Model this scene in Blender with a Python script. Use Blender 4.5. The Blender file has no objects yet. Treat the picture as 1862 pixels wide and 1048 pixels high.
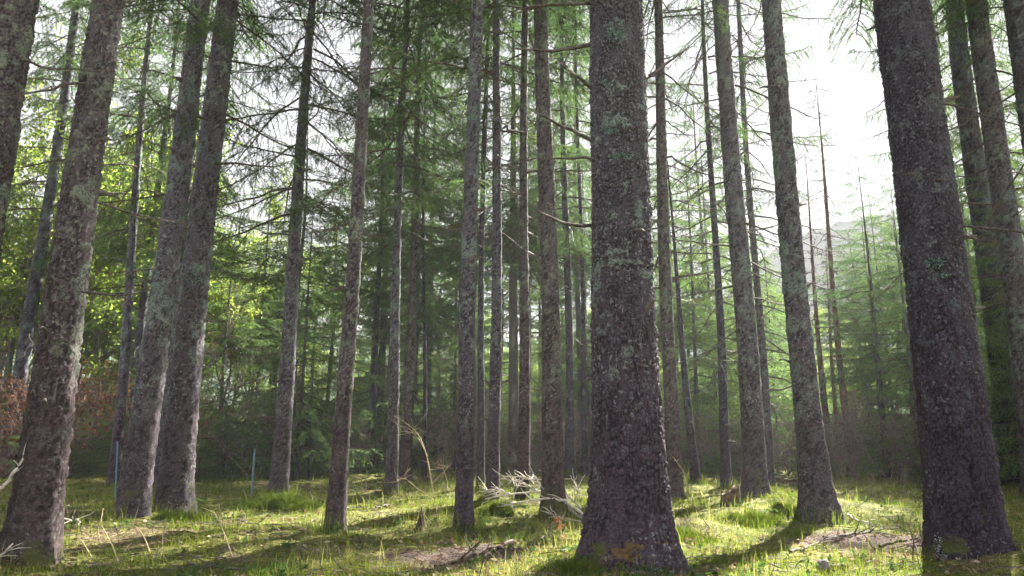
import bpy, math, random
import numpy as np
from mathutils import Vector, Matrix, Euler

# ------------------------------------------------------------------ camera, sky, sun, exposure
SC = bpy.context.scene
COL = SC.collection
CAM_H = 1.05
F_PX = 1290.0                      # focal length in pixels of the 1862 px wide photograph
PITCH = math.atan(0.2141)
SUN_AZ = math.radians(34.5)        # to the right of the view direction (+Y)
SUN_EL = math.radians(39.0)

cam_data = bpy.data.cameras.new("camera")
cam_data.sensor_width = 36.0
cam_data.lens = 36.0 * F_PX / 1862.0
cam_data.clip_end = 3000.0
cam_data.clip_start = 0.05
cam = bpy.data.objects.new("camera", cam_data)
COL.objects.link(cam)
cam.location = (0, 0, CAM_H)
cam.rotation_euler = (math.pi / 2 + PITCH, 0, 0)
SC.camera = cam

world = bpy.data.worlds.new("World")
SC.world = world
world.use_nodes = True
wn = world.node_tree
wn.nodes.clear()
w_out = wn.nodes.new("ShaderNodeOutputWorld")
w_bg = wn.nodes.new("ShaderNodeBackground")
w_sky = wn.nodes.new("ShaderNodeTexSky")
w_sky.sky_type = 'NISHITA'
w_sky.sun_disc = False
w_sky.sun_elevation = SUN_EL
w_sky.sun_rotation = SUN_AZ
w_sky.dust_density = 1.0
w_sky.air_density = 1.0
w_sky.ozone_density = 1.5
w_mix = wn.nodes.new("ShaderNodeMix")
w_mix.data_type = 'RGBA'
w_mix.inputs[0].default_value = 0.994
w_mix.inputs[7].default_value = (1.92, 1.94, 2.10, 1)     # thin bright veil of high cloud over the blue
wn.links.new(w_sky.outputs[0], w_mix.inputs[6])
wn.links.new(w_mix.outputs[2], w_bg.inputs[0])
w_bg.inputs[1].default_value = 0.05
wn.links.new(w_bg.outputs[0], w_out.inputs[0])

sun_data = bpy.data.lights.new("sun", 'SUN')
sun_data.energy = 5.0
sun_data.angle = math.radians(0.6)
sun_data.color = (1.0, 0.94, 0.82)
sun = bpy.data.objects.new("sun", sun_data)
COL.objects.link(sun)
SUN_DIR = Vector((math.sin(SUN_AZ) * math.cos(SUN_EL), math.cos(SUN_AZ) * math.cos(SUN_EL), math.sin(SUN_EL)))
sun.rotation_euler = SUN_DIR.to_track_quat('Z', 'Y').to_euler()
sun.location = SUN_DIR * 60

SC.view_settings.view_transform = 'Standard'
SC.view_settings.look = 'None'
SC.view_settings.exposure = 3.15
SC.view_settings.gamma = 1.0
SC.view_settings.use_curve_mapping = False
SC.render.engine = 'CYCLES'
cy = SC.cycles
cy.use_denoising = True
try:
    cy.denoiser = 'OPENIMAGEDENOISE'
    cy.denoising_input_passes = 'RGB_ALBEDO_NORMAL'
    cy.denoising_prefilter = 'ACCURATE'
except Exception:
    pass
cy.max_bounces = 6
cy.diffuse_bounces = 4
cy.glossy_bounces = 2
cy.transmission_bounces = 4
cy.volume_bounces = 1
cy.transparent_max_bounces = 4
cy.caustics_reflective = False
cy.caustics_refractive = False
cy.sample_clamp_indirect = 6.0
cy.use_adaptive_sampling = True
cy.adaptive_threshold = 0.02

RNG = np.random.default_rng(7)
rnd = random.Random(11)

# ------------------------------------------------------------------ pixel geometry of the photograph -> places on the ground
SP, CP = math.sin(PITCH), math.cos(PITCH)
CAM_P = np.array([0.0, 0.0, CAM_H])
FWD = np.array([0.0, CP, SP])


def ray(px, py):
    u = (px - 931.0) / F_PX
    v = (524.0 - py) / F_PX
    return np.array([u, CP - v * SP, SP + v * CP])


def project(P):
    d = np.asarray(P, float) - CAM_P
    zc = d @ FWD
    u = d[0] / zc
    v = (d @ np.array([0.0, -SP, CP])) / zc
    return 931 + u * F_PX, 524 - v * F_PX, zc


# ------------------------------------------------------------------ noise
def _hash(ix, iy, s):
    h = (ix.astype(np.int64) * 374761393 + iy.astype(np.int64) * 668265263 + int(s) * 974634777) & 0x7fffffff
    h = ((h ^ (h >> 13)) * 1274126177) & 0x7fffffff
    h = h ^ (h >> 16)
    return (h & 0xffff) / 65535.0


def vnoise(x, y, s=0, wrap=None):
    ix, iy = np.floor(x).astype(np.int64), np.floor(y).astype(np.int64)
    fx, fy = x - ix, y - iy
    fx = fx * fx * (3 - 2 * fx)
    fy = fy * fy * (3 - 2 * fy)
    if wrap:
        a, b = ix % wrap, (ix + 1) % wrap
    else:
        a, b = ix, ix + 1
    n00, n10 = _hash(a, iy, s), _hash(b, iy, s)
    n01, n11 = _hash(a, iy + 1, s), _hash(b, iy + 1, s)
    return (n00 * (1 - fx) + n10 * fx) * (1 - fy) + (n01 * (1 - fx) + n11 * fx) * fy


def worley(x, y, s=0, wrap=None):
    ix, iy = np.floor(x).astype(np.int64), np.floor(y).astype(np.int64)
    f1 = np.full(x.shape, 9.0)
    f2 = np.full(x.shape, 9.0)
    idv = np.zeros(x.shape)
    for dx in (-1, 0, 1):
        for dy in (-1, 0, 1):
            cx, cyy = ix + dx, iy + dy
            w = cx % wrap if wrap else cx
            px = cx + 0.1 + 0.8 * _hash(w, cyy, s)
            py = cyy + 0.1 + 0.8 * _hash(w, cyy, s + 1)
            d = np.sqrt((px - x) ** 2 + (py - y) ** 2)
            r = _hash(w, cyy, s + 2)
            new = d < f1
            f2 = np.where(new, f1, np.minimum(f2, d))
            idv = np.where(new, r, idv)
            f1 = np.where(new, d, f1)
    return f1, f2, idv


def sstep(a, b, x):
    t = np.clip((x - a) / (b - a), 0, 1)
    return t * t * (3 - 2 * t)


# ------------------------------------------------------------------ mesh + object helpers
def mesh_np(name, verts, tris=None, quads=None, mats=(), midx=None, attrs=None, smooth=True):
    verts = np.asarray(verts, np.float32)
    me = bpy.data.meshes.new(name)
    loops, starts, n = [], [], 0
    if quads is not None and len(quads):
        q = np.asarray(quads, np.int32)
        loops.append(q.ravel())
        starts.append(np.arange(len(q)) * 4)
        n += len(q) * 4
    if tris is not None and len(tris):
        t = np.asarray(tris, np.int32)
        loops.append(t.ravel())
        starts.append(n + np.arange(len(t)) * 3)
    loops = np.concatenate(loops).astype(np.int32)
    starts = np.concatenate(starts).astype(np.int32)
    me.vertices.add(len(verts))
    me.vertices.foreach_set("co", verts.ravel())
    me.loops.add(len(loops))
    me.loops.foreach_set("vertex_index", loops)
    me.polygons.add(len(starts))
    me.polygons.foreach_set("loop_start", starts)
    if midx is not None:
        me.polygons.foreach_set("material_index", np.asarray(midx, np.int32))
    me.polygons.foreach_set("use_smooth", np.full(len(starts), bool(smooth)))
    for m in mats:
        me.materials.append(m)
    me.update(calc_edges=True)
    for k, a in (attrs or {}).items():
        at = me.attributes.new(k, 'FLOAT', 'POINT')
        at.data.foreach_set("value", np.asarray(a, np.float32))
    return me


def obj(name, me, parent=None, loc=None, rot=None, scale=None):
    o = bpy.data.objects.new(name, me)
    COL.objects.link(o)
    if parent is not None:
        o.parent = parent
    if loc is not None:
        o.location = tuple(float(c) for c in loc)
    if rot is not None:
        o.rotation_euler = rot
    if scale is not None:
        o.scale = (scale, scale, scale) if not hasattr(scale, '__len__') else scale
    return o


def tag(o, label=None, cat=None, group=None, kind=None):
    if label:
        o["label"] = label
    if cat:
        o["category"] = cat
    if group:
        o["group"] = group
    if kind:
        o["kind"] = kind
    return o


def thing(name, loc, label, cat, group=None, rotz=0.0):
    e = bpy.data.objects.new(name, None)
    e.empty_display_size = 0.2
    COL.objects.link(e)
    e.location = tuple(float(c) for c in loc)
    e.rotation_euler = (0, 0, rotz)
    return tag(e, label, cat, group)


class Geo:
    """collects tubes and leaf triangles in numpy arrays"""

    def __init__(self):
        self.v, self.t, self.m, self.n = [], [], [], 0

    def add(self, v, t, m):
        v = np.asarray(v, float).reshape(-1, 3)
        t = np.asarray(t, int).reshape(-1, 3)
        self.v.append(v)
        self.t.append(t + self.n)
        self.m.append(np.full(len(t), m))
        self.n += len(v)

    def tube(self, pts, rad, m=0, sides=4):
        pts = np.asarray(pts, float)
        rad = np.broadcast_to(np.asarray(rad, float), (len(pts),))
        tan = np.gradient(pts, axis=0)
        tan /= np.linalg.norm(tan, axis=1, keepdims=True) + 1e-9
        ref = np.where(np.abs(tan[:, 2:3]) > 0.9, np.array([[1.0, 0, 0]]), np.array([[0, 0, 1.0]]))
        a = np.cross(tan, ref)
        a /= np.linalg.norm(a, axis=1, keepdims=True) + 1e-9
        b = np.cross(tan, a)
        ang = np.arange(sides) * 2 * math.pi / sides
        ring = (a[:, None, :] * np.cos(ang)[None, :, None] + b[:, None, :] * np.sin(ang)[None, :, None])
        v = pts[:, None, :] + ring * rad[:, None, None]
        n = len(pts)
        t = []
        for i in range(n - 1):
            for j in range(sides):
                k = (j + 1) % sides
                A, B, C, D = i * sides + j, i * sides + k, (i + 1) * sides + k, (i + 1) * sides + j
                t += [(A, B, C), (A, C, D)]
        e = n * sides - sides
        for j in range(1, sides - 1):
            t.append((e, e + j, e + j + 1))
        self.add(v.reshape(-1, 3), t, m)

    def blades(self, base, dirs, length, width, m, rng):
        """one thin triangle per needle: base (N,3), dirs (N,3)"""
        N = len(base)
        if N == 0:
            return
        dirs = dirs / (np.linalg.norm(dirs, axis=1, keepdims=True) + 1e-9)
        r = rng.normal(size=(N, 3))
        side = np.cross(dirs, r)
        side /= np.linalg.norm(side, axis=1, keepdims=True) + 1e-9
        L = np.broadcast_to(np.asarray(length, float), (N,))[:, None]
        W = np.broadcast_to(np.asarray(width, float), (N,))[:, None]
        v = np.stack([base - side * W / 2, base + side * W / 2, base + dirs * L], 1).reshape(-1, 3)
        t = np.arange(N * 3).reshape(-1, 3)
        self.add(v, t, m)

    def leaves(self, base, dirs, length, width, m, rng):
        """diamond leaves, two triangles folded along the midrib"""
        N = len(base)
        if N == 0:
            return
        dirs = dirs / (np.linalg.norm(dirs, axis=1, keepdims=True) + 1e-9)
        r = rng.normal(size=(N, 3)) + np.array([0, 0, 0.6])
        side = np.cross(dirs, r)
        side /= np.linalg.norm(side, axis=1, keepdims=True) + 1e-9
        up = np.cross(side, dirs)
        L = np.broadcast_to(np.asarray(length, float), (N,))[:, None]
        W = np.broadcast_to(np.asarray(width, float), (N,))[:, None]
        mid = base + dirs * L * 0.45
        v = np.stack([base, mid - side * W / 2 + up * W * 0.15, base + dirs * L, mid + side * W / 2 + up * W * 0.15], 1).reshape(-1, 3)
        k = np.arange(N)[:, None] * 4
        t = np.concatenate([k + np.array([[0, 2, 1]]), k + np.array([[0, 3, 2]])], 0)
        self.add(v, t, m)

    def arrays(self):
        return np.concatenate(self.v), np.concatenate(self.t), np.concatenate(self.m)

    def mesh(self, name, mats, smooth=False):
        v, t, m = self.arrays()
        return mesh_np(name, v, tris=t, mats=mats, midx=m, smooth=smooth)


# ------------------------------------------------------------------ materials
def nodes(name):
    m = bpy.data.materials.new(name)
    m.use_nodes = True
    nt = m.node_tree
    nt.nodes.clear()
    out = nt.nodes.new("ShaderNodeOutputMaterial")
    return m, nt, out


def N(nt, t, **kw):
    n = nt.nodes.new(t)
    for k, v in kw.items():
        setattr(n, k, v)
    return n


def mixc(nt, fac, a, b, blend='MIX'):
    n = nt.nodes.new("ShaderNodeMix")
    n.data_type = 'RGBA'
    n.blend_type = blend
    for sock, val in ((n.inputs[0], fac), (n.inputs[6], a), (n.inputs[7], b)):
        if hasattr(val, 'is_linked') or isinstance(val, bpy.types.NodeSocket):
            nt.links.new(val, sock)
        elif isinstance(val, (int, float)):
            sock.default_value = val
        else:
            sock.default_value = (*val, 1) if len(val) == 3 else val
    return n.outputs[2]


def ramp(nt, src, lo, hi):
    n = nt.nodes.new("ShaderNodeMapRange")
    n.interpolation_type = 'SMOOTHSTEP'
    n.inputs[1].default_value = lo
    n.inputs[2].default_value = hi
    nt.links.new(src, n.inputs[0])
    return n.outputs[0]


def mul(nt, a, b):
    n = nt.nodes.new("ShaderNodeMath")
    n.operation = 'MULTIPLY'
    for s, v in ((n.inputs[0], a), (n.inputs[1], b)):
        if isinstance(v, (int, float)):
            s.default_value = v
        else:
            nt.links.new(v, s)
    return n.outputs[0]


def noise(nt, coord, scale, detail=3.0, rough=0.6):
    n = nt.nodes.new("ShaderNodeTexNoise")
    n.inputs["Scale"].default_value = scale
    n.inputs["Detail"].default_value = detail
    n.inputs["Roughness"].default_value = rough
    nt.links.new(coord, n.inputs["Vector"])
    return n.outputs["Fac"]


def attr(nt, name):
    n = nt.nodes.new("ShaderNodeAttribute")
    n.attribute_name = name
    return n.outputs["Fac"]


def bark_material(name, low, high, crackc, lichenc, lich_amount=1.0, orange=False, pale=(0.30, 0.28, 0.26)):
    """low / high: bark near the foot and higher up; plates, cracks, lichen and moss come from mesh attributes"""
    m, nt, out = nodes(name)
    tc = N(nt, "ShaderNodeTexCoord")
    oc = tc.outputs["Object"]
    sep = N(nt, "ShaderNodeSeparateXYZ")
    nt.links.new(oc, sep.inputs[0])
    big = noise(nt, oc, 1.3, 4)
    # rising colour change of the bark itself
    zz = N(nt, "ShaderNodeMath", operation='ADD')
    nt.links.new(sep.outputs[2], zz.inputs[0])
    nt.links.new(mul(nt, big, 2.0), zz.inputs[1])
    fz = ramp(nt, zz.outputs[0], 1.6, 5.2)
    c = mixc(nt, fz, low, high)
    plate = attr(nt, "plate")
    fine = noise(nt, oc, 52.0, 5, 0.7)
    patch = ramp(nt, big, 0.38, 0.62)
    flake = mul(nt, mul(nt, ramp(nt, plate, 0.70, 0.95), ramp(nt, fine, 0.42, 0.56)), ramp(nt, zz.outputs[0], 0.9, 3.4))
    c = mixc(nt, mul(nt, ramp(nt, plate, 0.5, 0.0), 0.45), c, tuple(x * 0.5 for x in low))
    c = mixc(nt, mul(nt, ramp(nt, fine, 0.40, 0.7), 0.55), c, tuple(x * 1.6 for x in high))
    c = mixc(nt, mul(nt, ramp(nt, fine, 0.50, 0.3), 0.5), c, tuple(x * 0.35 for x in low))
    c = mixc(nt, mul(nt, flake, 0.8), c, pale)
    c = mixc(nt, mul(nt, ramp(nt, attr(nt, "crack"), 0.0, 0.7), 0.72), c, crackc)
    spots = noise(nt, oc, 30.0, 2, 0.5)
    sp_amt = mul(nt, mul(nt, ramp(nt, spots, 0.60, 0.66), patch), 0.85 * lich_amount)
    c = mixc(nt, sp_amt, c, lichenc)
    lf = noise(nt, oc, 55.0, 3, 0.6)
    lm = mul(nt, attr(nt, "lichen"), ramp(nt, lf, 0.40, 0.55))
    c = mixc(nt, lm, c, mixc(nt, ramp(nt, big, 0.35, 0.65), tuple(x * k for x, k in zip(lichenc, (0.50, 0.66, 0.62))), tuple(x * k for x, k in zip(lichenc, (0.85, 0.92, 0.80)))))
    c = mixc(nt, attr(nt, "moss"), c, mixc(nt, fine, (0.035, 0.045, 0.010), (0.10, 0.12, 0.025)))
    if orange:
        c = mixc(nt, attr(nt, "orange"), c, mixc(nt, fine, (0.07, 0.055, 0.015), (0.24, 0.14, 0.03)))
    b = N(nt, "ShaderNodeBsdfPrincipled")
    nt.links.new(c, b.inputs["Base Color"])
    b.inputs["Roughness"].default_value = 0.88
    b.inputs["Specular IOR Level"].default_value = 0.25
    bump = N(nt, "ShaderNodeBump")
    bump.inputs["Strength"].default_value = 0.7
    bump.inputs["Distance"].default_value = 0.012
    nt.links.new(fine, bump.inputs["Height"])
    nt.links.new(bump.outputs[0], b.inputs["Normal"])
    nt.links.new(b.outputs[0], out.inputs[0])
    return m


def leaf_material(name, cols, trans=0.45, tcol_gain=(2.0, 1.9, 0.95), scale=0.8, use_attr=None):
    """thin leaves or needles: diffuse + translucent, colour varies over the plant and from piece to piece"""
    m, nt, out = nodes(name)
    tc = N(nt, "ShaderNodeTexCoord")
    geo = N(nt, "ShaderNodeNewGeometry")
    info = N(nt, "ShaderNodeObjectInfo")
    f1 = ramp(nt, noise(nt, geo.outputs["Position"], scale, 3), 0.3, 0.7)
    c = mixc(nt, f1, cols[0], cols[1])
    r = attr(nt, use_attr) if use_attr else geo.outputs["Random Per Island"]
    c = mixc(nt, ramp(nt, r, 0.55, 1.0), c, cols[2])
    c = mixc(nt, mul(nt, info.outputs["Random"], 0.45), c, cols[3])
    d = N(nt, "ShaderNodeBsdfDiffuse")
    t = N(nt, "ShaderNodeBsdfTranslucent")
    nt.links.new(c, d.inputs[0])
    g = mixc(nt, 1.0, c, tcol_gain, 'MULTIPLY')
    nt.links.new(g, t.inputs[0])
    mx = N(nt, "ShaderNodeMixShader")
    mx.inputs[0].default_value = trans
    nt.links.new(d.outputs[0], mx.inputs[1])
    nt.links.new(t.outputs[0], mx.inputs[2])
    nt.links.new(mx.outputs[0], out.inputs[0])
    return m


def wood_material(name, a, b, scale=14.0, rough=0.85):
    m, nt, out = nodes(name)
    tc = N(nt, "ShaderNodeTexCoord")
    f = ramp(nt, noise(nt, tc.outputs["Object"], scale, 4, 0.65), 0.35, 0.7)
    c = mixc(nt, f, a, b)
    p = N(nt, "ShaderNodeBsdfPrincipled")
    nt.links.new(c, p.inputs["Base Color"])
    p.inputs["Roughness"].default_value = rough
    p.inputs["Specular IOR Level"].default_value = 0.25
    bu = N(nt, "ShaderNodeBump")
    bu.inputs["Strength"].default_value = 0.5
    bu.inputs["Distance"].default_value = 0.006
    nt.links.new(noise(nt, tc.outputs["Object"], scale * 3, 4), bu.inputs["Height"])
    nt.links.new(bu.outputs[0], p.inputs["Normal"])
    nt.links.new(p.outputs[0], out.inputs[0])
    return m


M = {}
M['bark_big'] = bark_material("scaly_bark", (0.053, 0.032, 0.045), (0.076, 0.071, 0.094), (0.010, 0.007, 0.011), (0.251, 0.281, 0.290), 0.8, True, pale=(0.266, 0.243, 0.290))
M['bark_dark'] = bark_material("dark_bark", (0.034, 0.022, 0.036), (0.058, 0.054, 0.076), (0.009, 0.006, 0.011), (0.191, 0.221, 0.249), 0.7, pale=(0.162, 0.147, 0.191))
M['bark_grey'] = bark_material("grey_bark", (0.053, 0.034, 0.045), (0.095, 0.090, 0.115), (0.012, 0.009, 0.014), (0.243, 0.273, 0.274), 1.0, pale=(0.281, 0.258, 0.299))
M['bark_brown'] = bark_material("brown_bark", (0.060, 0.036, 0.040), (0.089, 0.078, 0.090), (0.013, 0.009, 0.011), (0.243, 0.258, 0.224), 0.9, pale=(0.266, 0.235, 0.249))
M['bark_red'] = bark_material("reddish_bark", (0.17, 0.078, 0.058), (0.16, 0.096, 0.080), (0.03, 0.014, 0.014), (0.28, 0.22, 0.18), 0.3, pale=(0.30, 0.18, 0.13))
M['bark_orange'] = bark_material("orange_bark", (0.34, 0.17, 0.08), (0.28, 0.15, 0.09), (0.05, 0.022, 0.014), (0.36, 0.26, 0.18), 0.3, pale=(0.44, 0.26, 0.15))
M['twig'] = wood_material("dead_twig", (0.055, 0.042, 0.042), (0.16, 0.14, 0.13))
M['bough_wood'] = wood_material("bough_wood", (0.05, 0.036, 0.032), (0.12, 0.095, 0.085))
M['bleached'] = wood_material("bleached_wood", (0.50, 0.45, 0.39), (0.80, 0.75, 0.66), 10)
M['rotten'] = wood_material("rotten_wood", (0.045, 0.030, 0.024), (0.14, 0.095, 0.07), 9)
M['rotten_top'] = wood_material("stump_top", (0.12, 0.085, 0.06), (0.26, 0.19, 0.13), 20)
M['shrub_wood'] = wood_material("shrub_wood", (0.09, 0.066, 0.068), (0.28, 0.23, 0.22))
M['stone'] = wood_material("stone", (0.10, 0.095, 0.10), (0.24, 0.23, 0.235), 16)
M['straw'] = wood_material("dry_stalk", (0.34, 0.27, 0.15), (0.62, 0.53, 0.34), 8)
M['needle'] = leaf_material("spruce_needles", ((0.040, 0.084, 0.058), (0.062, 0.116, 0.062), (0.105, 0.158, 0.062), (0.042, 0.096, 0.080)), 0.55)
M['needle_light'] = leaf_material("young_needles", ((0.062, 0.130, 0.074), (0.105, 0.178, 0.074), (0.165, 0.225, 0.075), (0.065, 0.145, 0.100)), 0.55)
M['leaf_green'] = leaf_material("beech_leaves", ((0.140, 0.200, 0.050), (0.185, 0.240, 0.065), (0.250, 0.270, 0.085), (0.140, 0.200, 0.065)), 0.58, (1.5, 1.6, 0.95))
M['leaf_rust'] = leaf_material("withered_leaves", ((0.20, 0.075, 0.040), (0.24, 0.11, 0.055), (0.32, 0.17, 0.08), (0.15, 0.07, 0.05)), 0.4, (1.1, 0.95, 0.8))
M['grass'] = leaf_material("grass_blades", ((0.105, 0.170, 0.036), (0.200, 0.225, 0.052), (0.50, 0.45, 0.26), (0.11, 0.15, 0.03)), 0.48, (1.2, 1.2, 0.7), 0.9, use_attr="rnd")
M['herb'] = leaf_material("herb_leaves", ((0.045, 0.10, 0.040), (0.07, 0.13, 0.040), (0.11, 0.16, 0.045), (0.06, 0.11, 0.05)), 0.4, (1.1, 1.1, 0.8))
M['litter'] = leaf_material("fallen_leaves", ((0.13, 0.085, 0.055), (0.24, 0.17, 0.11), (0.46, 0.40, 0.30), (0.16, 0.10, 0.07)), 0.25, (1.1, 1.0, 0.8), 2.0)
M['moss'] = leaf_material("moss", ((0.055, 0.085, 0.014), (0.10, 0.14, 0.022), (0.16, 0.19, 0.035), (0.08, 0.12, 0.02)), 0.35, (1.1, 1.1, 0.7), 3.0)

m, nt, out = nodes("blue_plastic")
p = N(nt, "ShaderNodeBsdfPrincipled")
tc = N(nt, "ShaderNodeTexCoord")
nt.links.new(mixc(nt, ramp(nt, noise(nt, tc.outputs["Object"], 7.0), 0.4, 0.75), (0.09, 0.19, 0.27), (0.17, 0.22, 0.25)), p.inputs["Base Color"])
p.inputs["Roughness"].default_value = 0.55
nt.links.new(p.outputs[0], out.inputs[0])
M['blue'] = m

# ground: moss, short grass, needle litter, a bare earth patch
m, nt, out = nodes("forest_floor")
geo = N(nt, "ShaderNodeNewGeometry")
pos = geo.outputs["Position"]
n1 = noise(nt, pos, 0.55, 5, 0.6)
n2 = noise(nt, pos, 3.2, 5, 0.65)
n3 = noise(nt, pos, 26.0, 4, 0.7)
c = mixc(nt, ramp(nt, n2, 0.38, 0.60), (0.048, 0.066, 0.014), (0.170, 0.175, 0.045))
c = mixc(nt, mul(nt, attr(nt, "litter"), 0.85), c, mixc(nt, n3, (0.055, 0.036, 0.026), (0.17, 0.12, 0.075)))
n4 = noise(nt, pos, 60.0, 3, 0.7)
c = mixc(nt, ramp(nt, n3, 0.52, 0.64), c, (0.30, 0.27, 0.125))
c = mixc(nt, mul(nt, ramp(nt, n4, 0.48, 0.36), 0.8), c, (0.030, 0.024, 0.016))
c = mixc(nt, attr(nt, "earth"), c, mixc(nt, ramp(nt, n4, 0.35, 0.65), (0.040, 0.027, 0.025), (0.21, 0.155, 0.135)))
b = N(nt, "ShaderNodeBsdfPrincipled")
nt.links.new(c, b.inputs["Base Color"])
b.inputs["Roughness"].default_value = 0.95
b.inputs["Specular IOR Level"].default_value = 0.1
bu = N(nt, "ShaderNodeBump")
bu.inputs["Strength"].default_value = 0.9
bu.inputs["Distance"].default_value = 0.045
nt.links.new(n3, bu.inputs["Height"])
nt.links.new(bu.outputs[0], b.inputs["Normal"])
nt.links.new(b.outputs[0], out.inputs[0])
M['ground'] = m

m, nt, out = nodes("forested_slope")
geo = N(nt, "ShaderNodeNewGeometry")
nn = noise(nt, geo.outputs["Position"], 0.22, 6, 0.7)
b = N(nt, "ShaderNodeBsdfDiffuse")
nt.links.new(mixc(nt, ramp(nt, nn, 0.35, 0.65), (0.035, 0.060, 0.045), (0.075, 0.105, 0.070)), b.inputs[0])
nt.links.new(b.outputs[0], out.inputs[0])
M['slope'] = m


# ------------------------------------------------------------------ ground
def g0(x, y):
    x = np.asarray(x, float)
    y = np.asarray(y, float)
    return (0.07 * np.sin(x * 0.55 + 0.7) * np.cos(y * 0.38 + 0.3) + 0.05 * np.sin(x * 1.3 - y * 0.9)
            + 0.16 * (vnoise(x * 0.8 + 40, y * 0.8 + 40, 5) - 0.5) * sstep(3.0, 8.0, y)
            + 0.0009 * np.clip(y - 22, 0, 200) ** 1.25)


MOUNDS = []          # (x, y, radius, height)


def ground_z(x, y):
    z = g0(x, y)
    for mx, my, mr, mh in MOUNDS:
        z = z + mh * np.exp(-(((x - mx) ** 2 + (y - my) ** 2) / mr ** 2))
    return z


def on_ground(px, py):
    r = ray(px, py)
    z = 0.0
    for _ in range(25):
        t = (z - CAM_H) / r[2]
        P = CAM_P + r * t
        z = 0.5 * z + 0.5 * float(g0(P[0], P[1]))
    return np.array([P[0], P[1], float(g0(P[0], P[1]))])


def at_depth(px, py, Y):
    r = ray(px, py)
    return CAM_P + r * (Y / r[1])


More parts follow.
